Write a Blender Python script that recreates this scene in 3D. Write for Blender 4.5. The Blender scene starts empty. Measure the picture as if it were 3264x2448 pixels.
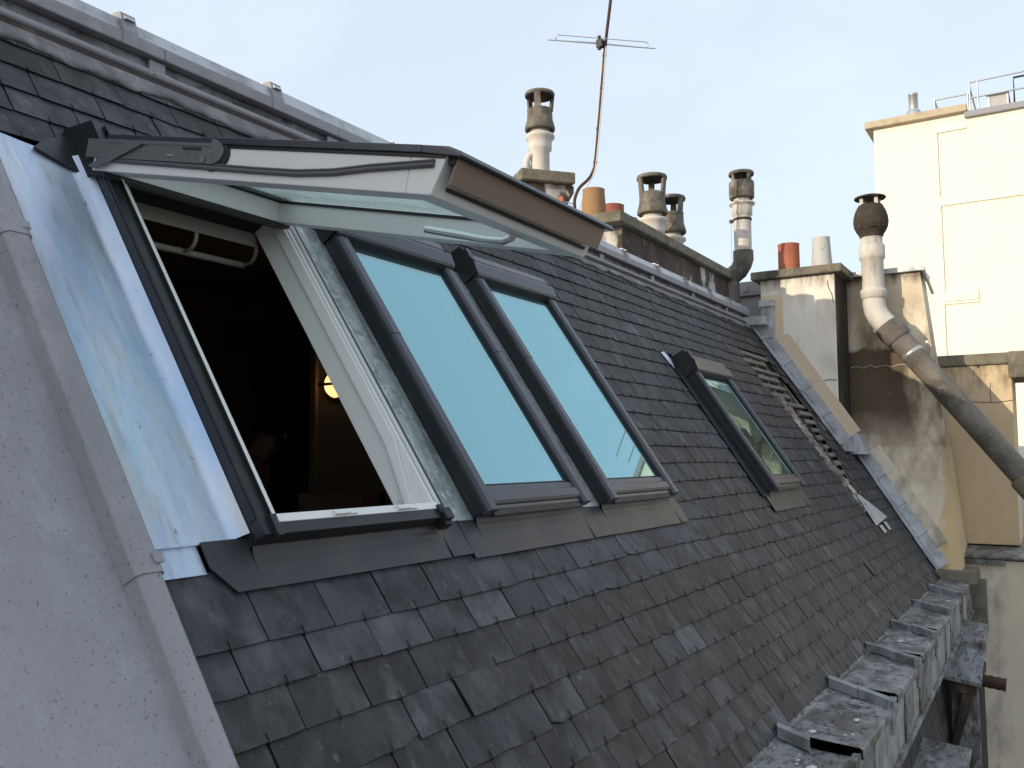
import bpy, bmesh, math, random
from mathutils import Vector, Matrix
R = math.radians
sc = bpy.context.scene
COL = sc.collection
random.seed(7)

# ------------------------------------------------------------------ camera
PSI, PHI, RHO = R(31.8355), R(4.7278), R(-0.27486)
fh = Vector((math.cos(PSI), math.sin(PSI), 0)); rh = Vector((math.sin(PSI), -math.cos(PSI), 0)); zz = Vector((0, 0, 1))
Fv = fh*math.cos(PHI) + zz*math.sin(PHI); Uv = -fh*math.sin(PHI) + zz*math.cos(PHI)
R2 = rh*math.cos(RHO) + Uv*math.sin(RHO); U2 = -rh*math.sin(RHO) + Uv*math.cos(RHO)
cd = bpy.data.cameras.new('camera'); cam = bpy.data.objects.new('camera', cd); COL.objects.link(cam)
cam.matrix_world = Matrix(((R2.x, U2.x, -Fv.x, 0), (R2.y, U2.y, -Fv.y, 0), (R2.z, U2.z, -Fv.z, 0), (0, 0, 0, 1)))
cd.sensor_width = 36; cd.lens = 31.376; cd.clip_end = 2000; cd.clip_start = 0.05
sc.camera = cam

# ------------------------------------------------------------------ sky and sun
SUN = Vector((-0.88, 0.40, 0.21)).normalized()
w = bpy.data.worlds.new("World"); sc.world = w; w.use_nodes = True
nt = w.node_tree; nt.nodes.clear()
sky = nt.nodes.new('ShaderNodeTexSky'); sky.sky_type = 'NISHITA'; sky.sun_disc = False
sky.sun_elevation = math.asin(SUN.z); sky.sun_rotation = math.atan2(SUN.x, SUN.y)
sky.air_density = 1.0; sky.dust_density = 1.6; sky.ozone_density = 1.0; sky.altitude = 50
bg = nt.nodes.new('ShaderNodeBackground'); bg.inputs['Strength'].default_value = 0.12
wo = nt.nodes.new('ShaderNodeOutputWorld')
# thin faint clouds in the sky itself
tc = nt.nodes.new('ShaderNodeTexCoord'); mp = nt.nodes.new('ShaderNodeMapping'); mp.inputs['Scale'].default_value = (2.2, 2.2, 5.0)
nz = nt.nodes.new('ShaderNodeTexNoise'); nz.inputs['Scale'].default_value = 1.7; nz.inputs['Detail'].default_value = 5; nz.inputs['Roughness'].default_value = 0.55
rp_ = nt.nodes.new('ShaderNodeValToRGB'); rp_.color_ramp.elements[0].position = 0.5; rp_.color_ramp.elements[1].position = 0.75
rp_.color_ramp.elements[0].color = (0.66, 0.66, 0.66, 1); rp_.color_ramp.elements[1].color = (0.75, 0.75, 0.75, 1)
mx = nt.nodes.new('ShaderNodeMix'); mx.data_type = 'RGBA'; mx.inputs[7].default_value = (5.7, 6.35, 7.2, 1)
L = nt.links.new
L(tc.outputs['Generated'], mp.inputs['Vector']); L(mp.outputs[0], nz.inputs['Vector']); L(nz.outputs['Fac'], rp_.inputs['Fac'])
L(rp_.outputs['Color'], mx.inputs[0]); L(sky.outputs[0], mx.inputs[6]); L(mx.outputs[2], bg.inputs['Color']); L(bg.outputs[0], wo.inputs[0])
sd = bpy.data.lights.new('sun', 'SUN'); sd.energy = 2.3; sd.angle = R(0.5); sd.color = (1.0, 0.87, 0.68)
sun = bpy.data.objects.new('sun', sd); COL.objects.link(sun); sun.rotation_euler = SUN.to_track_quat('Z', 'Y').to_euler()
sc.view_settings.view_transform = 'Standard'; sc.view_settings.look = 'None'; sc.view_settings.gamma = 1
sc.view_settings.exposure = 0.55
sc.cycles.max_bounces = 10; sc.cycles.diffuse_bounces = 5; sc.cycles.glossy_bounces = 5; sc.cycles.transparent_max_bounces = 12

# ------------------------------------------------------------------ frames
TH = R(55.9016)
Sx = Vector((0, math.cos(TH), math.sin(TH))); Nx = Vector((0, -math.sin(TH), math.cos(TH)))
H = 1.7
ROOF = Matrix(((1, 0, 0, 0), (0, Sx.y, Nx.y, -H*Nx.y), (0, Sx.z, Nx.z, -H*Nx.z), (0, 0, 0, 1)))
def RP(u, v, ww=0): return ROOF @ Vector((u, v, ww))
GROUND = -17.0

# ------------------------------------------------------------------ materials
MATS = {}
def mat(name, col, rough=0.6, metal=0.0, noise=(), bump=0.0, bscale=40, bstretch=(1, 1, 1), coords='Object', rnd=None, spec=0.5, emit=None):
    """noise: list of (colour, scale, lo, hi, stretch, amount) layers mixed over the base colour."""
    if name in MATS: return MATS[name]
    m = bpy.data.materials.new(name); m.use_nodes = True; t = m.node_tree; b = t.nodes['Principled BSDF']
    b.inputs['Roughness'].default_value = rough; b.inputs['Metallic'].default_value = metal
    b.inputs['Specular IOR Level'].default_value = spec
    N = t.nodes.new; K = t.links.new
    tcn = N('ShaderNodeTexCoord'); geo = N('ShaderNodeNewGeometry')
    vec = tcn.outputs['Object'] if coords == 'Object' else geo.outputs['Position']
    att = None
    if rnd:
        att = N('ShaderNodeAttribute'); att.attribute_name = 'rnd'
        r = N('ShaderNodeValToRGB'); cr = r.color_ramp
        cr.elements[0].position = rnd[0][0]; cr.elements[0].color = (*rnd[0][1], 1)
        cr.elements[1].position = rnd[-1][0]; cr.elements[1].color = (*rnd[-1][1], 1)
        for p, c in rnd[1:-1]: e = cr.elements.new(p); e.color = (*c, 1)
        K(att.outputs['Fac'], r.inputs['Fac']); cur = r.outputs['Color']
    else:
        rgb = N('ShaderNodeRGB'); rgb.outputs[0].default_value = (*col, 1); cur = rgb.outputs[0]
    for lay in noise:
        c, s, lo, hi, st, amt = lay[:6]
        mpn = N('ShaderNodeMapping'); mpn.inputs['Scale'].default_value = st; K(vec, mpn.inputs['Vector'])
        n = N('ShaderNodeTexNoise'); n.inputs['Scale'].default_value = s; n.inputs['Detail'].default_value = 6; n.inputs['Roughness'].default_value = 0.62
        if att:
            n.noise_dimensions = '4D'; ml = N('ShaderNodeMath'); ml.operation = 'MULTIPLY'; ml.inputs[1].default_value = 37.0
            K(att.outputs['Fac'], ml.inputs[0]); K(ml.outputs[0], n.inputs['W'])
        K(mpn.outputs[0], n.inputs['Vector'])
        mr = N('ShaderNodeMapRange'); mr.inputs[1].default_value = lo; mr.inputs[2].default_value = hi; mr.inputs[4].default_value = amt; mr.clamp = True
        K(n.outputs['Fac'], mr.inputs[0])
        f = mr.outputs[0]
        if len(lay) > 6:   # world-position window (axis, a0, a1, b0, b1): rises a0..a1, falls b0..b1
            for (ax, a0, a1, b0, b1) in lay[6]:
                sp = N('ShaderNodeSeparateXYZ'); K(geo.outputs['Position'], sp.inputs[0])
                # wobble the border with noise
                ad = N('ShaderNodeMath'); ad.operation = 'MULTIPLY_ADD'; ad.inputs[1].default_value = lay[7] if len(lay) > 7 else 0.3
                K(n.outputs['Fac'], ad.inputs[0]); K(sp.outputs[ax], ad.inputs[2])
                r1 = N('ShaderNodeMapRange'); r1.inputs[1].default_value = a0; r1.inputs[2].default_value = a1; K(ad.outputs[0], r1.inputs[0])
                r2 = N('ShaderNodeMapRange'); r2.inputs[1].default_value = b0; r2.inputs[2].default_value = b1; r2.inputs[3].default_value = 1; r2.inputs[4].default_value = 0; K(ad.outputs[0], r2.inputs[0])
                m1 = N('ShaderNodeMath'); m1.operation = 'MULTIPLY'; K(r1.outputs[0], m1.inputs[0]); K(r2.outputs[0], m1.inputs[1])
                m2 = N('ShaderNodeMath'); m2.operation = 'MULTIPLY'; K(m1.outputs[0], m2.inputs[0]); K(f, m2.inputs[1]); f = m2.outputs[0]
        x = N('ShaderNodeMix'); x.data_type = 'RGBA'; x.inputs[7].default_value = (*c, 1)
        K(f, x.inputs[0]); K(cur, x.inputs[6]); cur = x.outputs[2]
    K(cur, b.inputs['Base Color'])
    if bump:
        mpn = N('ShaderNodeMapping'); mpn.inputs['Scale'].default_value = bstretch; K(vec, mpn.inputs['Vector'])
        n = N('ShaderNodeTexNoise'); n.inputs['Scale'].default_value = bscale; n.inputs['Detail'].default_value = 7; n.inputs['Roughness'].default_value = 0.6
        if att:
            n.noise_dimensions = '4D'; ml = N('ShaderNodeMath'); ml.operation = 'MULTIPLY'; ml.inputs[1].default_value = 53.0
            K(att.outputs['Fac'], ml.inputs[0]); K(ml.outputs[0], n.inputs['W'])
        K(mpn.outputs[0], n.inputs['Vector'])
        bp = N('ShaderNodeBump'); bp.inputs['Strength'].default_value = bump; bp.inputs['Distance'].default_value = 0.01
        K(n.outputs['Fac'], bp.inputs['Height']); K(bp.outputs[0], b.inputs['Normal'])
        # slight roughness variation
        rr = N('ShaderNodeMapRange'); rr.inputs[3].default_value = max(0.05, rough-0.12); rr.inputs[4].default_value = min(1, rough+0.12)
        K(n.outputs['Fac'], rr.inputs[0]); K(rr.outputs[0], b.inputs['Roughness'])
    if emit:
        b.inputs['Emission Color'].default_value = (*emit[0], 1); b.inputs['Emission Strength'].default_value = emit[1]
    MATS[name] = m; return m

SLATE = mat('slate', None, 0.60, spec=.35, noise=[((0.012, 0.0117, 0.0115), 5.0, .44, .60, (1, 1, 1), .8), ((0.115, 0.115, 0.118), 6, .52, .70, (1.5, .8, 1), .5),
            ((0.14, 0.14, 0.142), 3.4, .56, .70, (1.4, .7, 1), .6), ((0.18, 0.178, 0.175), 22, .60, .74, (1.2, .8, 1), .65), ((0.26, 0.26, 0.25), 130, .66, .73, (1, 1, 1), .7), ((0.015, 0.014, 0.013), 12, .54, .68, (1.2, .8, 1), .7)], bump=.9, bscale=18, bstretch=(1.1, .9, 1),
            rnd=[(0, (.022, .0215, .0225)), (.2, (.033, .032, .0325)), (.42, (.045, .0432, .043)), (.6, (.040, .0415, .049)), (.8, (.054, .056, .069)), (.93, (.066, .069, .083)), (1, (.12, .12, .125))])
SEDGE = mat('slate_edge_shade', (.010, .0095, .009), .9)  # near-black sides put the shadow lines between slates into the colour
HOOK = mat('hook_wire', (.05, .048, .045), .5, .6)
MORTAR = mat('mortar', (.20, .165, .135), .9, noise=[((.42, .39, .355), 7, .48, .60, (1.6, .6, 1), .85), ((.15, .075, .045), 4, .54, .62, (1, 1, 1), .85), ((.03, .025, .02), 16, .52, .62, (1, 1, 1), .8)], bump=1.0, bscale=30)
BATTEN = mat('batten_wood', (.16, .13, .105), .85, noise=[((.30, .26, .22), 6, .45, .7, (.3, 3, 3), .8), ((.04, .03, .025), 12, .5, .75, (.3, 3, 3), .8)], bump=.5, bscale=30, bstretch=(.2, 3, 3))
DECK = mat('dark_boarding', (.022, .018, .015), .9, noise=[((.05, .04, .03), 8, .5, .7, (1, 1, 1), .6)])
ZINC = mat('weathered_zinc', (.295, .288, .302), .58, .10, noise=[((.235, .23, .245), 1.8, .42, .62, (1, .6, 1), .8), ((.37, .365, .39), 8, .5, .68, (1, .5, 1), .6), ((.24, .235, .245), 46, .52, .68, (1, .8, 1), .45), ((.05, .05, .05), 120, .60, .68, (1, .7, 1), .7), ((.10, .10, .10), 30, .66, .74, (1.6, .8, 1), .55), ((.41, .41, .43), 90, .63, .72, (1, .6, 1), .3)], bump=.18, bscale=60)
ZINC_W = mat('stained_zinc', (.22, .222, .228), .58, .1, coords='W', noise=[((.065, .058, .046), 3.2, .42, .60, (1, 2, 1), .9), ((.34, .35, .365), 5, .50, .66, (1, 2, 1), .75), ((.026, .024, .02), 13, .52, .64, (1, 2.4, 1), .85), ((.46, .45, .43), 60, .64, .71, (1, 1, 1), .7)], bump=.4, bscale=24)
ZINC_J = mat('joint_zinc', (.30, .31, .33), .5, .15, coords='W', noise=[((.12, .115, .10), 6, .44, .62, (1, 1, 1), .85), ((.40, .41, .43), 9, .52, .68, (1, 1, 1), .6)], bump=.3, bscale=20)
ZINC_L = mat('pale_zinc', (.48, .49, .51), .42, .25, coords='W', noise=[((.20, .205, .21), 4, .48, .68, (1, 1, 1), .8), ((.52, .54, .57), 9, .55, .75, (1, 1, 1), .5), ((.10, .09, .08), 14, .6, .74, (1, 1, 2), .6)], bump=.2, bscale=14)
ZINC_N = mat('new_zinc', (.58, .66, .76), .44, .75, noise=[((.40, .53, .72), 3.2, .42, .58, (2.0, .5, 1), .85), ((.56, .54, .52), 4, .50, .64, (2.4, .5, 1), .75), ((.36, .40, .48), 10, .52, .66, (3.0, .4, 1), .6), ((.12, .14, .20), 44, .66, .72, (1, .5, 1), .75)], bump=.08, bscale=9, bstretch=(1.2, .5, 1))
ZINC_S = mat('mottled_galvanised', (.42, .47, .46), .48, .6, noise=[((.24, .27, .27), 16, .46, .60, (1, .6, 1), .8), ((.62, .68, .66), 34, .52, .64, (1, 1, 1), .7), ((.10, .12, .12), 7, .54, .68, (2, .4, 1), .6)], bump=.1, bscale=20)
ZINC_F = mat('lead_band', (.15, .145, .15), .65, .05, coords='W', noise=[((.30, .295, .30), 6, .48, .66, (1.6, .4, .4), .8), ((.10, .08, .065), 7, .5, .68, (1, 1, 1), .7)], bump=.35, bscale=16)
ALU = mat('dark_grey_aluminium', (.026, .0275, .030), .38, .35, noise=[((.065, .060, .055), 9, .55, .75, (1, 1, 1), .35), ((.10, .10, .10), 150, .72, .78, (1, 1, 1), .4)], bump=.05, bscale=60)
ALU_S = mat('blue_grey_lacquer', (.070, .075, .088), .33, .55, noise=[((.10, .09, .08), 7, .56, .75, (1, 1, 1), .4), ((.035, .037, .042), 5, .5, .7, (1, 1, 1), .4)], bump=.06, bscale=50)
APRON = mat('apron_metal', (.040, .042, .049), .42, .35, noise=[((.072, .062, .050), 4, .5, .7, (1, 1.5, 1), .55), ((.035, .035, .037), 6, .52, .7, (1, 1, 1), .5), ((.10, .10, .10), 70, .68, .76, (1, 1, 1), .4)], bump=.10, bscale=16)
BROWN = mat('taupe_aluminium', (.22, .165, .125), .42, .35)
STEEL = mat('grey_green_steel', (.145, .158, .152), .45, .25, noise=[((.19, .20, .19), 8, .5, .75, (1, 1, 1), .4)])
SILVER = mat('brushed_silver', (.62, .66, .66), .28, .9)
RUBBER = mat('black_rubber', (.012, .012, .013), .55)
GREYRUB = mat('grey_gasket', (.09, .09, .095), .6)
WHITE = mat('white_lacquer', (.76, .76, .735), .42, noise=[((.66, .65, .62), 3, .5, .8, (1, 1, 1), .3)])
TRIM = mat('beige_trim', (.30, .27, .23), .6)
CREAM = mat('cream_render', (.86, .80, .70), .9, coords='W', noise=[((.78, .70, .57), 1.6, .45, .68, (1, 1, .7), .7), ((.86, .82, .73), 3.5, .52, .72, (1, 1, 1), .6),
            ((.10, .075, .05), 4.0, .40, .60, (1, 1.5, .5), .85, [(2, 1.93, 2.08, 2.4, 2.5)], .12), ((.12, .09, .06), 26, .70, .76, (1, 1, .6), .5), ((.36, .27, .18), 6, .55, .74, (1, 3, .3), .55), ((.55, .46, .33), 2.2, .50, .66, (1, 1.4, .8), .5)], bump=.35, bscale=20)
SOOT = mat('sooty_render', (.76, .66, .50), .92, coords='W', noise=[((.60, .50, .36), 2.2, .42, .68, (1, 1, .6), .75), ((.84, .77, .64), 4, .54, .7, (1, 1, 1), .6),
            ((.62, .46, .24), 3.1, .0, .10, (1, 1, .5), .9, [(1, -5, -4, 1.36, 1.40), (2, -3, -2, 1.05, 1.25)], .42),
            ((.075, .050, .030), 2.3, .12, .40, (1, 1.1, .7), .95, [(2, .15, .70, 1.38, 1.42), (1, 1.55, 1.70, 9, 10)], .34),
            ((.15, .105, .065), 4.5, .40, .62, (1, 1, .5), .8, [(2, -.5, .5, 1.5, 2.2)], .3),
            ((.05, .037, .025), 3.0, .15, .45, (1, 1, .6), .9, [(1, 2.12, 2.26, 9, 10)], .12),
            ((.06, .045, .03), 5, .40, .6, (1, 1.5, .5), .8, [(2, 2.02, 2.15, 2.4, 2.5)], .2),
            ((.13, .095, .06), 30, .66, .74, (1, 1, .6), .6)], bump=.4, bscale=18)
SOOT_SHADE = mat('black_soot_and_shade', (.035, .026, .02), .95, coords='W', noise=[((.16, .12, .085), 5, .52, .7, (1, 1, .4), .7)], bump=.4, bscale=20)  # soot, and also the painted shade below the cornice roll
TAN = mat('tan_render', (.62, .48, .31), .9, coords='W', noise=[((.54, .40, .24), 1.5, .42, .68, (1, 1, 1), .7), ((.78, .60, .36), 3, .52, .72, (1, 1, 1), .6), ((.16, .12, .07), 5, .45, .62, (1, 1, .4), .7, [(2, .80, 1.05, 1.3, 1.4)], .3)], bump=.2, bscale=16)
BANDT = mat('tan_mortar', (.70, .56, .39), .9, coords='W', noise=[((.76, .67, .54), 4, .5, .7, (1, 1, 1), .7), ((.25, .18, .11), 8, .60, .75, (1, 1, 1), .6)], bump=.3, bscale=20)
PALE = mat('pale_render', (.78, .70, .56), .92, coords='W', noise=[((.66, .58, .44), 1.3, .42, .65, (1, 1, .6), .8), ((.82, .77, .66), 3, .52, .7, (1, 1, .5), .6), ((.14, .11, .08), 3, .46, .66, (1, 1, .4), .75, [(1, .72, .95, 3, 4)], .3)], bump=.25, bscale=12)
CONC = mat('mossy_concrete', (.20, .175, .13), .95, coords='W', noise=[((.10, .095, .06), 6, .45, .65, (1, 1, 1), .85), ((.33, .30, .25), 14, .55, .72, (1, 1, 1), .7), ((.05, .045, .035), 3, .52, .7, (1, 1, .5), .8)], bump=.6, bscale=26)
BRICKS = mat('old_dark_masonry', (.085, .062, .05), .95, coords='W', noise=[((.62, .58, .54), 2.6, .50, .54, (1, 1, .42), .9), ((.03, .024, .02), 4, .45, .62, (1, 1, .5), .8), ((.20, .12, .085), 6, .55, .68, (1, 1, 1), .7)], bump=.8, bscale=18)
TERRA = mat('red_terracotta', (.42, .135, .075), .8, noise=[((.30, .09, .055), 6, .45, .65, (1, 1, 1), .7), ((.50, .22, .14), 14, .58, .75, (1, 1, .5), .5), ((.09, .05, .035), 5, .5, .75, (1, 1, .3), .5)], bump=.2, bscale=30)
TERRA_D = mat('dusky_terracotta', (.34, .10, .075), .8, noise=[((.24, .07, .055), 6, .45, .65, (1, 1, 1), .7), ((.38, .16, .13), 9, .55, .75, (1, 1, .3), .5)], bump=.2, bscale=30)
OCHRE = mat('ochre_clay', (.31, .185, .085), .85, noise=[((.22, .125, .055), 6, .45, .65, (1, 1, .4), .7), ((.40, .29, .16), 7, .56, .7, (1, 1, .3), .6), ((.05, .035, .02), 30, .70, .75, (1, 1, 1), .7)], bump=.25, bscale=26)
GREYPOT = mat('whitewashed_clay', (.52, .52, .49), .85, noise=[((.40, .40, .37), 7, .45, .65, (1, 1, .4), .7), ((.12, .12, .09), 16, .60, .72, (1, 1, 1), .7)], bump=.2, bscale=30)
FIBRE = mat('fibre_cement', (.62, .58, .52), .85, noise=[((.47, .43, .37), 6, .42, .65, (1, 1, .4), .75), ((.74, .71, .66), 9, .55, .72, (1, 1, .3), .6), ((.13, .11, .085), 7, .55, .72, (1, 1, .3), .7)], bump=.15, bscale=30)
FIBRE_D = mat('lichen_cowl', (.155, .138, .11), .92, noise=[((.30, .27, .23), 9, .50, .66, (1, 1, 1), .75), ((.055, .048, .038), 7, .48, .66, (1, 1, 1), .8)], bump=.5, bscale=40)
FIBRE_B = mat('blackened_cowl', (.040, .031, .024), .92, noise=[((.08, .06, .045), 12, .5, .7, (1, 1, 1), .7)], bump=.4, bscale=40)
PIPE_D = mat('sooty_pipe', (.20, .175, .145), .85, coords='W', noise=[((.07, .06, .05), 4, .40, .62, (1, 1, 1), .85), ((.30, .27, .23), 8, .55, .72, (1, 1, 1), .6)], bump=.3, bscale=30)
RUST = mat('rusty_iron', (.075, .038, .022), .75, .3, coords='W', noise=[((.16, .07, .035), 12, .5, .7, (1, 1, 1), .7), ((.03, .02, .016), 9, .5, .7, (1, 1, 1), .7)])
CABLE = mat('white_cable', (.62, .58, .52), .6)
GALV = mat('galvanised_tube', (.52, .53, .54), .38, .7)
FARW = mat('cream_painted_brick', (.87, .81, .67), .85, coords='W', noise=[((.84, .77, .62), .8, .45, .7, (1, 1, 1), .6)], bump=.25, bscale=30, bstretch=(1, .6, 8))
COPING = mat('stone_coping', (.50, .42, .30), .9, coords='W', noise=[((.34, .27, .18), 2, .5, .7, (1, 1, 1), .8)], bump=.2, bscale=10)
GREYCOP = mat('grey_coping', (.30, .30, .32), .8)
PANELG = mat('grey_cabinet_paint', (.42, .41, .40), .6, noise=[((.30, .29, .28), 3, .5, .7, (1, 1, .4), .6)])
ROOM = mat('room_plaster', (.46, .36, .28), .9, coords='W', noise=[((.38, .29, .22), 2, .45, .7, (1, 1, 1), .6)])
ROOMD = mat('room_dark_wood', (.07, .055, .045), .7)
SKIN = mat('skin', (.30, .18, .13), .6)
CLOTH = mat('dark_cloth', (.012, .012, .014), .9, bump=.3, bscale=60)
CARD = mat('brown_cardboard', (.12, .065, .038), .85, noise=[((.10, .055, .03), 5, .45, .7, (1, 1, 1), .5)])
CARDR = mat('dark_red_print', (.10, .018, .014), .8)
CARDW = mat('pale_print', (.30, .24, .19), .8)
LAMPG = mat('lit_opal_glass', (.9, .7, .4), .4, emit=((1.0, .62, .24), 1.1))
BRONZE = mat('bronze_rim', (.10, .055, .03), .5, .5)
GRAVEL = mat('courtyard_paving', (.16, .15, .14), .9, coords='W', noise=[((.10, .095, .09), .5, .4, .7, (1, 1, 1), .7)], bump=.3, bscale=6)
FLAKEW = mat('pale_flake', (.60, .57, .50), .9)
FLAKED = mat('dark_flake', (.05, .042, .032), .9)

def glass_reflective():
    m = bpy.data.materials.new('coated_glass'); m.use_nodes = True; t = m.node_tree; t.nodes.clear()
    o = t.nodes.new('ShaderNodeOutputMaterial'); g = t.nodes.new('ShaderNodeBsdfGlossy'); d = t.nodes.new('ShaderNodeBsdfPrincipled'); x = t.nodes.new('ShaderNodeMixShader')
    g.inputs['Color'].default_value = (.37, .67, .72, 1); g.inputs['Roughness'].default_value = .012
    d.inputs['Base Color'].default_value = (.03, .06, .065, 1); d.inputs['Roughness'].default_value = .25
    lw = t.nodes.new('ShaderNodeLayerWeight'); lw.inputs['Blend'].default_value = .5
    mr = t.nodes.new('ShaderNodeMapRange'); mr.inputs[1].default_value = 0; mr.inputs[2].default_value = .7; mr.inputs[3].default_value = .38; mr.inputs[4].default_value = .72
    t.links.new(lw.outputs['Facing'], mr.inputs[0]); t.links.new(mr.outputs[0], x.inputs[0])
    t.links.new(d.outputs[0], x.inputs[1]); t.links.new(g.outputs[0], x.inputs[2]); t.links.new(x.outputs[0], o.inputs[0]); return m
def glass_clear():
    m = bpy.data.materials.new('green_clear_glass'); m.use_nodes = True; t = m.node_tree; t.nodes.clear()
    o = t.nodes.new('ShaderNodeOutputMaterial'); g = t.nodes.new('ShaderNodeBsdfGlossy'); d = t.nodes.new('ShaderNodeBsdfTransparent'); x = t.nodes.new('ShaderNodeMixShader')
    tl = t.nodes.new('ShaderNodeBsdfTranslucent'); tl.inputs['Color'].default_value = (.80, .95, .87, 1); y = t.nodes.new('ShaderNodeMixShader')
    n = t.nodes.new('ShaderNodeTexNoise'); n.inputs['Scale'].default_value = 9; n.inputs['Detail'].default_value = 6
    mr = t.nodes.new('ShaderNodeMapRange'); mr.inputs[1].default_value = .3; mr.inputs[2].default_value = .7; mr.inputs[3].default_value = .42; mr.inputs[4].default_value = .62
    t.links.new(n.outputs['Fac'], mr.inputs[0]); t.links.new(mr.outputs[0], y.inputs[0])
    g.inputs['Color'].default_value = (.84, .98, .93, 1); g.inputs['Roughness'].default_value = .01
    d.inputs['Color'].default_value = (.86, .95, .91, 1)
    lw = t.nodes.new('ShaderNodeFresnel'); lw.inputs['IOR'].default_value = 1.7
    t.links.new(lw.outputs[0], x.inputs[0]); t.links.new(d.outputs[0], y.inputs[1]); t.links.new(tl.outputs[0], y.inputs[2])
    t.links.new(y.outputs[0], x.inputs[1]); t.links.new(g.outputs[0], x.inputs[2]); t.links.new(x.outputs[0], o.inputs[0]); return m
GLASS = glass_reflective(); GLASSC = glass_clear()

# ------------------------------------------------------------------ mesh helpers
class MB:
    def __init__(s, *mats, xf=None):
        s.v = []; s.f = []; s.mi = []; s.sm = []; s.rn = []; s.mats = list(mats); s.xf = xf
    def add(s, vs, fs, m=0, smooth=False, rnd=0.5):
        o = len(s.v)
        s.v += [tuple(s.xf(*p)) if s.xf else tuple(p) for p in vs]
        for f in fs: s.f.append([i+o for i in f]); s.mi.append(m); s.sm.append(smooth); s.rn.append(rnd)
    def box(s, x0, x1, y0, y1, z0, z1, m=0, rnd=0.5):
        s.add([(x0, y0, z0), (x1, y0, z0), (x1, y1, z0), (x0, y1, z0), (x0, y0, z1), (x1, y0, z1), (x1, y1, z1), (x0, y1, z1)],
              [(3, 2, 1, 0), (4, 5, 6, 7), (0, 1, 5, 4), (1, 2, 6, 5), (2, 3, 7, 6), (3, 0, 4, 7)], m, rnd=rnd)
    def hexa(s, a, b, m=0):      # a, b: two quads of four points each
        s.add(list(a)+list(b), [(3, 2, 1, 0), (4, 5, 6, 7), (0, 1, 5, 4), (1, 2, 6, 5), (2, 3, 7, 6), (3, 0, 4, 7)], m)
    def extr(s, prof, x0, x1, m=0, axis=0, smooth=False, cuts=1, closed=True):   # profile of 2-D points swept along one axis
        n = len(prof); vs = []
        for i in range(cuts+1):
            t = x0+(x1-x0)*i/cuts
            for a, b in prof: vs.append((t, a, b) if axis == 0 else ((a, t, b) if axis == 1 else (a, b, t)))
        fs = []
        for i in range(cuts):
            for j in range(n if closed else n-1):
                k = (j+1) % n; fs.append((i*n+j, i*n+k, (i+1)*n+k, (i+1)*n+j))
        s.add(vs, fs, m, smooth)
        if closed: s.add(vs[:n], [tuple(range(n))[::-1]], m); s.add(vs[-n:], [tuple(range(n))], m)
    def lathe(s, prof, c=(0, 0, 0), n=28, m=0, cap=True, smooth=True, rot=None):
        vs = []; k = len(prof)
        for r, z in prof:
            for i in range(n):
                a = 2*math.pi*i/n; p = Vector((r*math.cos(a), r*math.sin(a), z))
                if rot: p = rot @ p
                vs.append((p.x+c[0], p.y+c[1], p.z+c[2]))
        fs = [(j*n+i, j*n+(i+1) % n, (j+1)*n+(i+1) % n, (j+1)*n+i) for j in range(k-1) for i in range(n)]
        s.add(vs, fs, m, smooth)
        if cap: s.add(vs[:n], [tuple(range(n))[::-1]], m); s.add(vs[-n:], [tuple(range(n))], m)
    def tube(s, pts, r, n=10, m=0, smooth=True, cap=True):
        pts = [Vector(p) for p in pts]; vs = []; up = None
        rs = r if isinstance(r, (list, tuple)) else [r]*len(pts)
        for i, p in enumerate(pts):
            d = (pts[min(i+1, len(pts)-1)]-pts[max(i-1, 0)]).normalized()
            if up is None: up = d.orthogonal().normalized()
            up = (up-d*up.dot(d)).normalized(); b = d.cross(up)
            for j in range(n):
                a = 2*math.pi*j/n; q = p+(up*math.cos(a)+b*math.sin(a))*rs[i]; vs.append(tuple(q))
        fs = [(i*n+j, i*n+(j+1) % n, (i+1)*n+(j+1) % n, (i+1)*n+j) for i in range(len(pts)-1) for j in range(n)]
        s.add(vs, fs, m, smooth)
        if cap: s.add(vs[:n], [tuple(range(n))[::-1]], m); s.add(vs[-n:], [tuple(range(n))], m)
    def build(s, name, parent=None, local=False, bevel=0, rnd=False, label=None, merge=False):
        me = bpy.data.meshes.new(name)
        off = Vector((0, 0, 0))
        if parent is not None and not local: off = parent.location
        me.from_pydata([(a-off.x, b-off.y, c-off.z) for a, b, c in s.v], [], s.f)
        for m in s.mats: me.materials.append(m)
        me.polygons.foreach_set('material_index', s.mi); me.polygons.foreach_set('use_smooth', s.sm)
        if rnd:
            at = me.attributes.new('rnd', 'FLOAT', 'FACE'); at.data.foreach_set('value', s.rn)
        bm = bmesh.new(); bm.from_mesh(me)
        if merge: bmesh.ops.remove_doubles(bm, verts=bm.verts, dist=1e-5)
        bmesh.ops.recalc_face_normals(bm, faces=bm.faces); bm.to_mesh(me); bm.free()
        me.update()
        o = bpy.data.objects.new(name, me); COL.objects.link(o)
        if parent is not None: o.parent = parent
        if bevel:
            b = o.modifiers.new('edge', 'BEVEL'); b.width = bevel; b.segments = 2; b.limit_method = 'ANGLE'; b.angle_limit = R(40)
        if label: o['label'] = label
        return o
def tag(o, label=None, cat=None, group=None, kind=None):
    if label: o['label'] = label
    if cat: o['category'] = cat
    if group: o['group'] = group
    if kind: o['kind'] = kind
    elif label and cat: o['kind'] = 'thing'
    return o
def thing(name, loc, label, cat, group=None, roof=False):
    o = bpy.data.objects.new(name, None); COL.objects.link(o); o.empty_display_size = .2
    if roof:
        o.location = RP(*loc); o.rotation_euler = (TH, 0, 0)
    else: o.location = loc
    return tag(o, label, cat, group)
def copy_tree(o, parent=None):
    c = o.copy(); COL.objects.link(c)
    if parent is not None: c.parent = parent
    for ch in list(o.children): copy_tree(ch, c)
    return c
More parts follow.
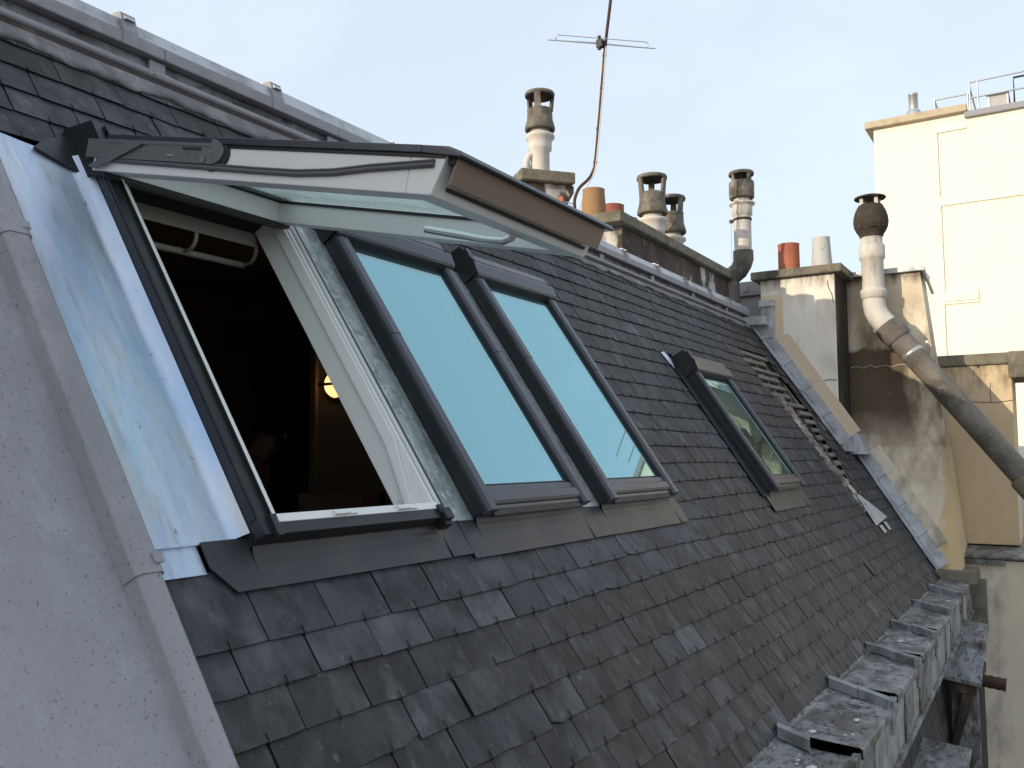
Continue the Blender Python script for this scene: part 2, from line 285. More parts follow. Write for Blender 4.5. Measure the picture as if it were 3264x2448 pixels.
def jit(a): return random.uniform(-a, a)

# ------------------------------------------------------------------ ground
g = MB(GRAVEL); g.add([(-400, -400, GROUND), (400, -400, GROUND), (400, 400, GROUND), (-400, 400, GROUND)], [(0, 1, 2, 3)])
tag(g.build('ground'), kind='structure')

# ------------------------------------------------------------------ mansard building
house = thing('mansard_building', (5.5, 4.0, GROUND), 'slate mansard building with zinc cornice and a row of roof windows', 'building')
W1 = (1.67, 2.505, .88, 2.31); W2 = (2.735, 3.560, .86, 2.32); W3 = (3.775, 4.585, .86, 2.32); W4 = (6.45, 7.26, .82, 1.97)
def umax(v): return 10.24 if v > 1.22 else 10.80+(v-1.2)*.26
def umin(v): return 1.368 if v < .80 else (1.66 if v < 2.30 else .4)
HOLE = [(8.72, 2.46), (9.86, 2.40), (9.98, 1.60), (9.62, 1.05), (9.40, .58), (8.95, .60), (9.05, 1.30), (8.86, 1.72)]
def inhole(u, v):
    c = False; n = len(HOLE)
    for i in range(n):
        (x1, y1), (x2, y2) = HOLE[i], HOLE[(i+1) % n]
        if (y1 > v) != (y2 > v) and u < (x2-x1)*(v-y1)/(y2-y1)+x1: c = not c
    return c
EXCL = [(W1[0]-.02, W1[1]+.02, .79, 2.335), (W2[0]-.10, W2[1]+.02, .79, 2.40), (W3[0]-.10, W3[1]+.02, .79, 2.40), (W4[0]-.02, W4[1]+.02, .76, 2.05), (W1[0]-.3, W3[1], .80, 2.30)]
def slate(mb, u0, u1, v0, L_, rnd, lift=0.0, clip=False):
    w0, w1 = .0165+lift, .0015+lift*.3
    t = .0052
    nb = 4; bot = [(u0+(u1-u0)*i/nb, v0+jit(.0022)) for i in range(nb+1)]
    if random.random() < .08: k = random.choice((0, nb)); bot[k] = (bot[k][0], bot[k][1]+random.uniform(.006, .016))
    sk = jit(.002)
    pts = bot+[(u1+sk, v0+L_), (u0+sk, v0+L_)]
    n = len(pts); wz = jit(.0012); tl = jit(.0016)
    def ww(p): return w0+(w1-w0)*(p[1]-v0)/.26+wz+tl*(p[0]-u0)/(u1-u0)
    vs = [(p[0], p[1], ww(p)) for p in pts]+[(p[0], p[1], ww(p)-t) for p in pts]
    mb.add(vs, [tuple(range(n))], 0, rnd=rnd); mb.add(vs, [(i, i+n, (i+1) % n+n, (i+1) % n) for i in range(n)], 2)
def lay_slates(mb, u_lo, u_hi, v_start, rows, width=.24, exc=(), lim=None, hooks=True, big=None):
    for k in range(rows):
        v0 = v_start+k*.125
        off = (.118 if k % 2 else 0)
        x = u_lo-.24+off
        sag = jit(.004)
        while x < u_hi:
            wd = width
            u0, u1 = x+.0026+jit(.0018), x+wd-.0026+jit(.0018)
            x += wd
            vv = v0+sag+jit(.003)+.004*math.sin(x*1.7+k)
            L_ = .262
            if lim:
                mn, mxx = lim(v0+.06); u0 = max(u0, mn); u1 = min(u1, mxx)
            segs = [(u0, u1)]
            for (a, b, c, d) in exc:
                if v0+.02 < d and v0+.10 > c and not (v0 < c and v0+.125 < c+.03):
                    ns = []
                    for (p, q) in segs:
                        if q <= a or p >= b: ns.append((p, q))
                        else:
                            if p < a: ns.append((p, a))
                            if q > b: ns.append((b, q))
                    segs = ns
            for (p, q) in segs:
                if q-p < .02: continue
                mid = (p+q)/2
                if lim and (inhole(mid, v0+.06) or (inhole(mid-.08, v0+.08) and inhole(mid+.08, v0+.08))): continue
                for (a, b, c, d) in exc:      # shorten tails that would run under a window
                    if v0 < c < v0+.3 and q > a and p < b: L_ = min(L_, c-v0+.01)
                r = random.betavariate(1.5, 1.8)*.74
                if .45 < v0 < .80 and p < 4.9: r = .62+random.random()*.30        # the newer bluish slates put in round the windows
                if 2.2 < v0 < 2.65 and p < 3.2: r = .55+random.random()*.38
                if random.random() < .014: r = .96
                if p > 6.5 and random.random() < .4: r *= .7
                slate(mb, p, q, vv, max(L_, .05), r, lift=(.009 if random.random() < .005 else 0))
                if hooks and q-p > .15:
                    h = mid+jit(.004); mb.box(h-.0013, h+.0013, vv-.004, vv+.022, .0175, .0205, 1); mb.box(h-.0013, h+.0013, vv-.006, vv-.003, .003, .0205, 1)
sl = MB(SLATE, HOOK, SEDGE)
lay_slates(sl, .3, 10.9, -.380, 1, lim=lambda v: (umin(v), umax(v)))
lay_slates(sl, .3, 10.9, -.277, 27, exc=EXCL, lim=lambda v: (umin(v), umax(v)))
so = sl.build('slate_covering', rnd=True); so.matrix_world = ROOF; so.parent = house; so.matrix_parent_inverse = house.matrix_basis.inverted()
house_inv = Matrix.Translation(-house.location)
so.matrix_parent_inverse = house_inv; so.matrix_basis = ROOF
def on_roof(o): o.parent = house; o.matrix_parent_inverse = house_inv; o.matrix_basis = ROOF; return o

# boarding below the slates, open where the first window opens
dk = MB(DECK)
a, b, c, d = W1
for q in ((-9, a, -.5, 3.05), (b, 10.85, -.5, 3.05), (a, b, -.5, c), (a, b, d, 3.05)): dk.box(q[0], q[1], q[2], q[3], -.07, -.030)
on_roof(dk.build('roof_boarding'))
# laths laid bare where slates are missing
lt = MB(BATTEN)
for k in range(18):
    v = .62+k*.105
    us = [u for u in [8.6+i*.02 for i in range(75)] if inhole(u, v) or inhole(u, v+.03)]
    if not us: continue
    u0, u1 = min(us)-.06, max(us)+.06
    if v < 1.75: u0 = u0+.55*(u1-u0)
    elif random.random() < .25: u1 -= .4
    lt.box(u0+jit(.03), u1+jit(.03), v, v+.05+jit(.008), -.022, .006+jit(.003))
for u in (9.15, 9.55, 9.82): lt.box(u, u+.045, 1.78, 2.44, -.028, -.014)
on_roof(lt.build('bare_lath', bevel=.003))
# crumbled mortar bed running down beside the laths
cm = MB(MORTAR)
n1, n2 = 90, 16; vs = []
for i in range(n1+1):
    t = i/n1; v = 1.86-t*1.34; uc = 9.02+t*.20+.025*math.sin(t*9); hw = .17*(1-t*.35)*(0.8+.4*random.random()) if i not in (0, n1) else .05
    for j in range(n2+1):
        q = j/n2*2-1; vs.append((uc+q*hw+jit(.008), v+jit(.006), .000+.026*(1-q*q)**.5*(.7+.35*random.random()+.25*math.sin(i*.9+j*1.3))))
cm.add(vs, [(i*(n2+1)+j, i*(n2+1)+j+1, (i+1)*(n2+1)+j+1, (i+1)*(n2+1)+j) for i in range(n1) for j in range(n2)])
for k in range(150):
    t = random.random(); v = 1.9-t*1.5; uc = 9.03+t*.20+random.gauss(0, .12); s_ = random.uniform(.006, .024)
    cm.add([(uc+jit(s_), v+jit(s_), .010), (uc+s_+jit(.006), v+jit(s_), .012), (uc+jit(s_), v+s_, .012), (uc+s_*.4, v+s_*.4, .018+s_*.6)], [(0, 1, 3), (1, 2, 3), (2, 0, 3), (0, 2, 1)])
on_roof(cm.build('crumbling_mortar'))

# wavy lead band under the cornice
lb = MB(ZINC_F); nn = 420; vs = []
for i in range(nn+1):
    u = .3+(10.2-.3)*i/nn
    lo = 2.865+.010*math.sin(u*9)+.008*math.sin(u*23+1)+.005*math.sin(u*51)+(.03 if u > 4 else 0)+jit(.003)
    for v, w_ in ((lo, .016), (lo, .026+.004*math.sin(u*17)), (lo+.04, .026), (2.945, .024), (2.958, .020)): vs.append((u, v, w_))
lb.add(vs, [(i*5+j, i*5+j+1, (i+1)*5+j+1, (i+1)*5+j) for i in range(nn) for j in range(4)], smooth=True)
on_roof(lb.build('lead_band'))

# zinc cornice along the break of the roof, in short lengths
def circ(cy, cz, r, a0, a1, n): return [(cy+r*math.cos(R(a0+(a1-a0)*i/n)), cz+r*math.sin(R(a0+(a1-a0)*i/n))) for i in range(n+1)]
yb, zb = RP(0, 3.0).y, RP(0, 3.0).z
m1 = MB(ZINC_W, ZINC, SOOT_SHADE); x = -9.0
for i in range(11):
    x2 = min(x+1.03 if i > 1 else (.1, 1.23)[i], 10.24); o = jit(.002)
    # hollow face, black strip painted as shade under the roll, the roll itself and the square nosing
    m1.extr([(yb+.012, zb+.030), (yb+.022, zb+.060), (yb+.030, zb+.094), (yb+.06, zb+.094), (yb+.06, zb+.030)], x, x2-.004)
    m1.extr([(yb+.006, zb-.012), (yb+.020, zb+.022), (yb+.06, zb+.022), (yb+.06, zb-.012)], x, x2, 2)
    m1.extr(circ(yb-.008+o, zb+.024, .017, 0, 337.5, 15), x, x2-.003, 1, smooth=True)
    m1.extr([(yb-.016+o, zb+.097), (yb-.020+o, zb+.101), (yb-.020+o, zb+.142), (yb-.014+o, zb+.147), (yb+.06, zb+.147), (yb+.06, zb+.097)], x, x2-.004, 1)
    m1.extr(circ(yb-.008, zb+.024, .0205, 0, 324, 9), x2-.05, x2+.02, 1)
    m1.box(x2-.055, x2+.02, yb+.004, yb+.02, zb+.045, zb+.092, 1)
    x = x2
m1.build('zinc_cornice', house, bevel=.002)
rs = MB(SOOT_SHADE); rs.box(-9, 10.2, 2.945, 3.04, .012, .0185); on_roof(rs.build('recess_shade'))  # black strip painted as the shade between lead band and roll
# upright zinc edge above the cornice: lengths with small end caps
m2 = MB(ZINC_L, ZINC); x = -9.0; i = 0
for x2 in (.05, 2.10, 2.88, 3.78, 4.55, 5.3, 6.05, 6.8, 7.5, 8.2, 8.9, 9.55, 10.22):
    dz = .004*(i % 2)+jit(.003)
    m2.extr([(yb-.012, zb+.150), (yb-.008, zb+.158), (yb+.018, zb+.208+dz), (yb+.032, zb+.216+dz), (yb+.45, zb+.250), (yb+.45, zb+.20), (yb+.07, zb+.15)], x, x2-.006)
    if x2 < 10:
        hh = .038 if x2 < 3.2 else .022
        m2.extr([(yb-.0235, zb+.096), (yb-.0235, zb+.155), (yb+.004, zb+.195+hh), (yb+.05, zb+.200+hh), (yb+.09, zb+.15), (yb+.05, zb+.10)], x2-.035, x2+.030, 1)
        m2.extr([(yb-.0235, zb+.20), (yb+.35, zb+.24), (yb+.35, zb+.225+hh), (yb+.02, zb+.203+hh)], x2-.026, x2+.020, 0)
    x = x2; i += 1
m2.build('zinc_edge', house, bevel=.003)
# flatter roof behind
tr = MB(ZINC)
tr.add([(-9, yb+.44, zb+.225), (10.6, yb+.44, zb+.225), (10.6, 8.5, zb+.36), (-9, 8.5, zb+.36)], [(0, 1, 2, 3)])
tr.box(-9, 10.6, 8.3, 8.5, GROUND, zb+.30)
tr.build('upper_roof', house)

# gutter cornice at the foot of the slates
ZG = -1.285
def yo(x): return .80+.016*(x-3)
JO = [2.0, 3.1, 4.18, 5.22, 6.30, 7.28, 8.38, 9.42, 10.62]
gt = MB(ZINC_W, ZINC_J)
for a, b in zip(JO[:-1], JO[1:]):
    zA, zB = ZG+.035, ZG-.008
    n = 8
    for i in range(n):
        xa, xb = a+(b-a)*i/n, a+(b-a)*(i+1)/n; za, zb_ = zA+(zB-zA)*i/n, zA+(zB-zA)*(i+1)/n
        def P(x, z):
            o = yo(x); e1, e2 = RP(x, -.31, .004), RP(x, -.400, .014); return [(x, e1.y, e1.z), (x, e2.y, e2.z), (x, 1.13, z+.012), (x, 1.0, z-.004+jit(.002)), (x, o+.012, z-.012), (x, o-.004, z-.020), (x, o-.004, z-.060), (x, o+.012, z-.066)]
        p, q = P(xa, za), P(xb, zb_)
        gt.add(p+q, [(j, j+1, j+9, j+8) for j in range(7)], 0, True)
# raised joints
for k, a in enumerate(JO[1:-1]):
    cut = (.45 if k == 1 else 1.0)
    pts_in = Vector((a+.03, 1.20, ZG+.060)); pts_out = Vector((a-.17, yo(a)-.006, ZG+.036))
    for (t0, t1) in (((0.02, .48), (.485, cut)) if cut > .5 else ((.02, cut),)):
        p = pts_in.lerp(pts_out, t0); q = pts_in.lerp(pts_out, t1); dx = Vector((.034+jit(.006), .006+jit(.004), 0)); p.z += jit(.006); q.z += jit(.006)
        gt.hexa([p-dx-zz*.05, p+dx*.8-zz*.05, q+dx*.8-zz*.05, q-dx-zz*.05], [p-dx*.75+zz*.0, p+dx*.6+zz*.006, q+dx*.6+zz*.006, q-dx*.75], 1)
    # folded corner on the outer face
    q = pts_out; gt.hexa([q+Vector((-.07, -.004, -.16)), q+Vector((.03, -.004, -.19)), q+Vector((.03, .02, -.19)), q+Vector((-.07, .02, -.16))], [q+Vector((-.05, -.012, .0)), q+Vector((.05, -.012, 0)), q+Vector((.05, .02, 0)), q+Vector((-.05, .02, 0))], 0)
gt.build('gutter_lining', house, bevel=.002)
gf = MB(ZINC_J, ZINC_W, CONC)
x = 2.0
while x < 10.5:
    x2 = x+.34+jit(.03)
    y1, y2 = yo(x), yo(x2); dd = random.choice((0, .006, .010))
    gf.hexa([(x+.004, y1+.012-dd, ZG-.31), (x2-.004, y2+.012-dd, ZG-.31), (x2-.004, y2+.05, ZG-.31), (x+.004, y1+.05, ZG-.31)],
            [(x+.004, y1+.008-dd, ZG-.05), (x2-.004, y2+.008-dd, ZG-.05), (x2-.004, y2+.05, ZG-.05), (x+.004, y1+.05, ZG-.05)], random.choice((0, 0, 1)))
    x = x2
for (o, z0, z1, m) in ((-.012, -.345, -.31, 1), (.03, -.40, -.345, 2)):
    gf.hexa([(2, yo(2)+o, ZG+z0), (10.6, yo(10.6)+o, ZG+z0), (10.6, 1.15, ZG+z0), (2, 1.15, ZG+z0)], [(2, yo(2)+o, ZG+z1), (10.6, yo(10.6)+o, ZG+z1), (10.6, 1.15, ZG+z1), (2, 1.15, ZG+z1)], m)
gf.box(10.28, 10.80, .86, 1.26, ZG-.02, ZG+.10, 2); gf.box(10.62, 10.80, .80, .95, ZG-.55, ZG-.02, 2)
gf.build('gutter_fascia', house, bevel=.003)
fl = MB(FLAKEW, FLAKED)
for k in range(210):
    i = random.choice((2, 2, 2, 2, 3, 3, 4, 5, 5, 6, 6, 7)); a, b = JO[i-1], JO[i]; x = random.uniform(a+.1, b-.12); y = random.uniform(yo(x)+.04, 1.15)
    if i == 2: x = random.gauss(3.75, .18); y = random.gauss(1.0, .07); y = min(max(y, yo(x)+.03), 1.16)
    if not a+.05 < x < b-.05: continue
    t = (x-a)/(b-a); z = ZG+.035-.043*t+.004
    s_ = random.uniform(.003, .012); m = 0 if random.random() < .45 else 1
    if random.random() < .03: s_ = random.uniform(.02, .032); m = 0
    n = 6; ph = random.random()*6; pr = [(x+s_*1.5*math.cos(ph+6.283*j/n)*random.uniform(.5, 1), y+s_*math.sin(ph+6.283*j/n)*random.uniform(.5, 1)) for j in range(n)]
    fl.add([(p, q, z) for p, q in pr]+[(x, y, z+s_*.15)], [(j, (j+1) % n, n) for j in range(n)], m)
tag(fl.build('gutter_debris', house), kind='stuff')

# steep slate face below the gutter and the wall under it
LOW = Matrix.Translation((0, .86, -4.2)) @ Matrix.Rotation(R(86), 4, 'X')
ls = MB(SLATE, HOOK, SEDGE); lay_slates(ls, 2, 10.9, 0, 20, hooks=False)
o = ls.build('lower_slates', rnd=True); o.parent = house; o.matrix_parent_inverse = house_inv; o.matrix_basis = LOW
bw = MB(PALE, DECK)
bw.box(-9, 10.85, .95, 1.15, GROUND, -4.2)
bw.box(-9, 10.85, 1.12, 1.16, -4.2, ZG-.05, 1)
bw.extr([(.95, GROUND), (.95, -1.3), (1.2, -1.3), (yb, zb), (8.5, zb+.2), (8.5, GROUND)], -9.1, -9.0)
bw.build('street_wall', house)

# the room seen through the open window
rm = MB(ROOM, ROOMD)
def under_roof(y_end): return [(1.30, -1.5), (1.30, -1.28), (RP(0, -.1, -.10).y, RP(0, -.1, -.10).z), (RP(0, 2.88, -.10).y, RP(0, 2.88, -.10).z), (y_end, 1.50), (y_end, -1.5)]
rm.extr(under_roof(6.5), .85, .90); rm.extr(under_roof(4.80), 4.90, 5.0); rm.extr(under_roof(6.5), 8.0, 8.1)
rm.box(.85, 8.1, 6.5, 6.6, -1.5, 1.52); rm.box(.85, 8.1, 1.2, 6.6, -1.56, -1.5, 1); rm.box(.85, 8.1, 3.08, 6.6, 1.50, 1.55)
rm.build('interior_wall', house)
dr = MB(ROOMD, ROOM); dr.box(4.885, 5.02, 4.802, 4.86, -1.5, 1.0); dr.box(5.3, 5.36, 4.86, 5.9, -1.5, .65); dr.box(4.86, 4.899, 4.74, 4.80, -1.5, 1.49, 1)
dr.build('door', house, bevel=.005)

# ------------------------------------------------------------------ left zinc roof and its batten roll
zr = thing('zinc_slope', (1.0, .2, 0), 'weathered grey zinc roof sheet at left with a batten roll', 'roof', roof=True)
z0 = MB(ZINC); n = 26
vs = []
for i in range(n+1):
    for j in range(n+1):
        u = -1.2+2.50*i/n; v = -1.2+3.45*j/n; vs.append((u-1.0, v-.2, .004+.0035*math.sin(u*5+v*2.3)*math.sin(v*3.1+1)))
z0.add(vs, [(i*(n+1)+j, (i+1)*(n+1)+j, (i+1)*(n+1)+j+1, i*(n+1)+j+1) for i in range(n) for j in range(n)], smooth=True)
z0.build('zinc_sheet', zr, True)
bt = MB(ZINC, xf=lambda x, y, z: (x+.030-.012*(y+.2), y, z))
for (v0, v1, s_) in ((-1.2, .815, 0), (.80, 1.875, .004), (1.86, 2.6, .007)):
    bt.extr([(.272-s_, 0), (.282-s_, .042+s_), (.297-s_, .052+s_), (.340+s_, .052+s_), (.352+s_, .040+s_), (.362+s_, 0)], v0-.2, v1-.2, axis=1)
for q in (.82, 1.88): bt.box(.330, .357, q-.2, q-.2+.03, .054, .063)
bt.build('batten_roll', zr, True, bevel=.005)
# dead leaf lumps on the sheet
lf = MB(FLAKED); cx, cy = .86, 1.10
lf.add([(cx-.03, cy-.01, .012), (cx+.01, cy-.025, .02), (cx+.035, cy, .014), (cx+.01, cy+.02, .03), (cx-.02, cy+.022, .014), (cx, cy, .035)], [(0, 1, 5), (1, 2, 5), (2, 3, 5), (3, 4, 5), (4, 0, 5)])
o = lf.build('dead_leaf'); o.data.transform(Matrix.Translation((-cx, -cy, 0))); o.location = RP(cx, cy, 0); o.rotation_euler = (TH, 0, 0)
tag(o, 'curled dead leaf lying on the grey zinc roof sheet', 'leaf')

# new zinc sheet between batten roll and open window, with bent-up edge
nz_ = thing('zinc_flashing', (1.5, .8, 0), 'shiny new bluish zinc sheet between batten roll and open window', 'flashing', roof=True)
s1 = MB(ZINC_N); n = 30; m = 22; vs = []
pr = [(1.355, .020), (1.38, .016), (1.43, .015), (1.48, .015), (1.54, .015), (1.59, .0152), (1.618, .016), (1.630, .019), (1.638, .027), (1.668, .052)]
for j in range(n+1):
    v = .880+1.43*j/n
    for u, w_ in pr:
        bulge = .004*math.sin(v*4.2+u*9)*math.sin((u-1.41)/.26*3.1)
        vs.append((u-1.5, v-.8+(.03*(1.66-u)/.25 if j == n else 0), w_+bulge))
k = len(pr)
s1.add(vs, [(j*k+i, j*k+i+1, (j+1)*k+i+1, (j+1)*k+i) for j in range(n) for i in range(k-1)], smooth=True)
s1.extr([(1.355-1.5, .012), (1.66-1.5, .012), (1.66-1.5, .021), (1.355-1.5, .021)], .076, .083, axis=1)
s1.build('main_sheet', nz_, True)
s2 = MB(ZINC_N); s2.box(1.355-1.5, 1.52-1.5, -.004, .078, .010, .0125); s2.build('tail_piece', nz_, True)
# narrow zinc strips in the gaps between windows
for (u0, u1, lab) in ((2.500, 2.740, 'narrow shiny zinc strip between the open window and the first closed window'), (3.555, 3.780, 'narrow zinc strip between the two closed roof windows')):
    t = thing('zinc_strip', ((u0+u1)/2, .86, 0), lab, 'flashing', 'zinc strips between the roof windows', roof=True)
    q = MB(ZINC_S); hw = (u1-u0)/2
    q.extr([(-hw, .06), (-hw+.02, .050), (-hw+.045, .036), (-.008, .032), (0, .040), (.008, .032), (hw-.035, .030), (hw-.02, .028), (hw-.004, .030), (hw-.004, .026), (hw-.03, .024), (-hw+.03, .028), (-hw, .05)], 0, 1.44, axis=1, cuts=8)
    q.build('bent_sheet', t, True)

# ------------------------------------------------------------------ closed roof windows
def apron(parent, W, lip=.03, drop=.15, ext0=.10, ext1=.11, notch=False):
    a = MB(APRON)
    k = -.032 if notch else 0
    pr = [(lip+k, .060), (.008+k, .052), (-.004+k, .040), (-.018+k, .032), (-.04+k, .028), (-drop, .0225)]
    for (p, q) in zip(pr[:-1], pr[1:]):
        k0 = .0; a.hexa([(k0, p[0], p[1]), (W, p[0], p[1]), (W, p[0], p[1]-.003), (k0, p[0], p[1]-.003)], [(k0, q[0], q[1]), (W, q[0], q[1]), (W, q[0], q[1]-.003), (k0, q[0], q[1]-.003)])
    c = .055 if notch else 0
    for po in ([(-ext0, .0), (-.001, .0), (.012, -drop), (-ext0+c, -drop), (-ext0, -drop+(.075 if notch else .001))], [(W+.001, .0), (W+ext1, 0), (W+ext1+.006, -drop), (W+.010, -drop)]):
        n = len(po); a.add([(p[0], p[1], .0265+p[1]*.01) for p in po]+[(p[0], p[1], .0225+p[1]*.01) for p in po], [tuple(range(n)), tuple(range(n, 2*n))[::-1]]+[(i, (i+1) % n, (i+1) % n+n, i+n) for i in range(n)])
    return a.build('apron_flashing', parent, True, merge=True)
def closed_window(name, u0, v0, W, Hh, label, zs=1.0):
    t = thing(name, (u0, v0, 0), label, 'roof window', 'closed roof windows', roof=True)
    f = MB(ALU)
    zt = .090*zs
    f.box(0, .05, 0, Hh, 0, zt); f.box(W-.05, W, 0, Hh, 0, zt); f.box(.05, W-.05, 0, .05, .001, zt-.001); f.box(.05, W-.05, Hh-.05, Hh, .001, zt-.001)
    f.box(-.004, .003, .004, Hh-.1, .03, zt*.62); f.box(W-.003, W+.004, .004, Hh-.1, .03, zt*.62)
    f.box(-.07, 0, -.02, Hh+.02, .020, .024); f.box(W, W+.07, -.02, Hh+.02, .020, .024)
    f.build('frame', t, True, bevel=.003)
    s = MB(ALU_S)
    y0, y1 = .012, Hh-.05; ym = Hh*.56
    for (a, b) in ((.002, .066), (W-.066, W-.002)):
        for (p, q, dz) in ((y0-.022, ym-.001, 0), (ym+.001, y1, .0015)):
            s.extr([(a, zt-.02), (a, zt+.010+dz), (a+.012, zt+.021+dz), (b-.012, zt+.021+dz), (b, zt+.012+dz), (b, zt-.02)], p, q, axis=1)
    s.extr([(.018, zt-.022), (.018, zt+.006), (.030, zt+.014), (.066, zt+.013), (.072, zt+.006), (.100, zt+.005), (.106, zt-.004), (.106, zt-.022)], .067, W-.067)
    s.extr([(-.016, zt-.030), (-.018, zt-.016), (.004, zt+.000), (.017, zt+.003), (.017, zt-.022)], .067, W-.067)
    S_ = s.build('sash', t, True, bevel=.003)
    k = MB(RUBBER)
    k.box(.067, .078, .107, Hh-.10, zt-.012, zt+.006); k.box(W-.078, W-.067, .107, Hh-.10, zt-.012, zt+.006); k.box(.078, W-.078, Hh-.125, Hh-.095, zt-.012, zt+.010); k.box(.078, W-.078, .107, .112, zt-.012, zt-.002)
    k.build('gasket', S_, True)
    sp = MB(mat('spacer_reflection', (.46, .62, .64), .3)); d_ = .045  # pale strips painted as the spacer's reflection in the second pane
    for q in ((W-.087-d_, W-.079-d_, .116, Hh-.17), (.085, W-.079-d_, Hh-.176, Hh-.169)): sp.box(*q, zt-.012, zt-.0052)
    sp.build('spacer_reflection', S_, True)
    gl = MB(GLASS); gl.box(.070, W-.070, .104, Hh-.10, zt-.014, zt-.006); gl.build('glass', S_, True)
    h = MB(ALU_S, ALU)
    h.extr([(Hh-.115, zt+.018), (Hh-.115, zt+.030), (Hh-.105, zt+.040), (Hh-.045, zt+.052), (Hh-.035, zt+.050), (Hh-.035, zt+.018)], -.004, W+.004)
    h.extr([(Hh-.034, zt-.0), (Hh-.034, zt+.034), (Hh-.012, zt+.046), (Hh+.030, zt+.040), (Hh+.045, zt+.022), (Hh+.045, .022), (Hh+.12, .024), (Hh+.12, .020), (Hh+.02, .016)], -.004, W-.03)
    h.extr([(Hh-.118, zt-.004), (Hh-.118, zt+.018), (Hh-.030, zt+.018), (Hh-.030, zt-.004)], .060, W-.060, 1)
    h.build('hood', t, True, bevel=.004)
    c = MB(ALU)
    c.extr([(Hh-.10, .014), (Hh-.10, zt+.040), (Hh-.03, zt+.058), (Hh+.085, zt+.030), (Hh+.10, .014)], -.012, -.006)
    c.box(-.006, .030, Hh-.02, Hh+.06, .03, zt+.050)
    c.build('corner_plate', t, True, bevel=.002)
    apron(t, W)
    return t
cw = closed_window('roof_window', W2[0], W2[2], W2[1]-W2[0], W2[3]-W2[2], 'closed roof window with plain blue glass beside the open one')
c3 = copy_tree(cw); c3.location = RP(W3[0], W3[2], 0); c3['label'] = 'closed roof window with blue glass farther from the open one'
w4 = closed_window('roof_window', W4[0], W4[2], W4[1]-W4[0], W4[3]-W4[2], 'small far roof window reflecting the yellowish walls', zs=1.02)
q = MB(ALU); q.box(-.15, -.008, -.02, W4[3]-W4[2]-.02, .0205, .025); q.build('side_flashing', w4, True); q = MB(ALU); q.box(W4[1]-W4[0]+.006, W4[1]-W4[0]+.11, -.02, W4[3]-W4[2]-.02, .0205, .025); q.build('side_flashing', w4, True)

# ------------------------------------------------------------------ the open top-hung window
ow = thing('open_roof_window', (W1[0], W1[2], 0), 'roof window propped wide open with its white sash swung out', 'roof window', roof=True)
W = W1[1]-W1[0]; Hh = W1[3]-W1[2]
f = MB(ALU)
f.box(0, .045, -.034, Hh, 0, .098); f.box(W-.035, W, -.034, Hh, 0, .092); f.box(.045, W-.035, -.034, .0, .001, .096); f.box(.045, W-.035, Hh-.05, Hh, .001, .096)
f.box(.040, .046, -.03, Hh-.02, .098, .108); f.box(-.003, .0, .02, Hh-.08, .060, .088)
f.box(.030, .052, -.046, .02, .085, .112)
f.build('frame', ow, True, bevel=.003)
j = MB(WHITE, ALU)
j.hexa([(W-.092, .004, -.030), (W-.060, .004, -.030), (W-.036, .004, .088), (W-.052, .004, .088)], [(W-.092, Hh-.03, -.030), (W-.060, Hh-.03, -.030), (W-.036, Hh-.03, .088), (W-.052, Hh-.03, .088)])
j.box(W-.036, W-.030, -.005, Hh-.03, .088, .101)
j.hexa([(W-.083, .30, .048), (W-.070, .30, .048), (W-.060, .30, .084), (W-.068, .30, .084)], [(W-.083, Hh-.03, .048), (W-.070, Hh-.03, .048), (W-.060, Hh-.03, .084), (W-.068, Hh-.03, .084)])
j.hexa([(W-.094, .012, .0), (W-.080, .012, .0), (W-.080, .012, .02), (W-.088, .012, .02)], [(W-.083, .30, .048), (W-.070, .30, .048), (W-.060, .30, .084), (W-.068, .30, .084)])
j.box(.046, .070, .004, Hh-.03, -.05, .095); j.box(.046, W-.040, .0005, .026, -.05, .0985)
j.box(.0395, .0455, -.015, Hh-.04, .1085, .112)
j.lathe([(.011, 0), (.011, .003), (.006, .003), (.006, .001)], n=14, c=(W-.0865, .09, -.005), rot=Matrix.Rotation(R(-90), 3, 'Y'))
for x in (.28, .57):
    j.extr([(.002, .0985), (.005, .110), (.018, .110), (.022, .0985)], x, x+.06)
    j.box(x+.066, x+.10, .004, .018, .099, .106)
j.build('jamb', ow, True, bevel=.003)
b = MB(RUBBER); b.box(W-.048, W-.004, -.046, -.004, .062, .112); b.box(W-.040, W+.006, -.058, -.022, .05, .09); b.box(W-.058, W-.03, -.022, .012, .09, .108)
b.build('corner_bracket', ow, True, bevel=.002)
# curved flap under the top of the frame, inside
vf = MB(TRIM, RUBBER)
arc = [(Hh-.10+.05*math.cos(R(a)), -.105+.055*math.sin(R(a))) for a in range(100, 271, 17)]
inner = [(Hh-.10+.046*math.cos(R(a)), -.105+.050*math.sin(R(a))) for a in range(270, 99, -17)]
vf.extr([(Hh-.06, .06), (Hh-.055, .06), (Hh-.055, -.06), (Hh-.06, -.06)], .07, W-.085, 1)
for x in (.072, .45, W-.10): vf.extr([(p[0]-.002, p[1]) for p in arc]+inner[::1], x, x+.014)
vf.tube([(.072, Hh-.125, -.155), (W-.088, Hh-.125, -.155)], .013)
vf.extr([(Hh-.118, -.055), (Hh-.06, -.035), (Hh-.06, -.06), (Hh-.10, -.07)], .07, W-.085)
vf.build('ventilation_flap', ow, True, bevel=.002)
hd = MB(ALU)
hd.extr([(Hh-.10, .012), (Hh-.10, .125), (Hh-.03, .150), (Hh+.05, .150), (Hh+.13, .030), (Hh+.13, .012)], -.018, -.010)
hd.extr([(Hh-.03, .03), (Hh-.03, .145), (Hh+.03, .145), (Hh+.10, .05), (Hh+.10, .03)], -.010, .020)
hd.extr([(Hh-.015, .09), (Hh-.015, .150), (Hh+.035, .158), (Hh+.045, .125), (Hh+.14, .026), (Hh+.14, .02), (Hh+.02, .02)], .020, W+.006)
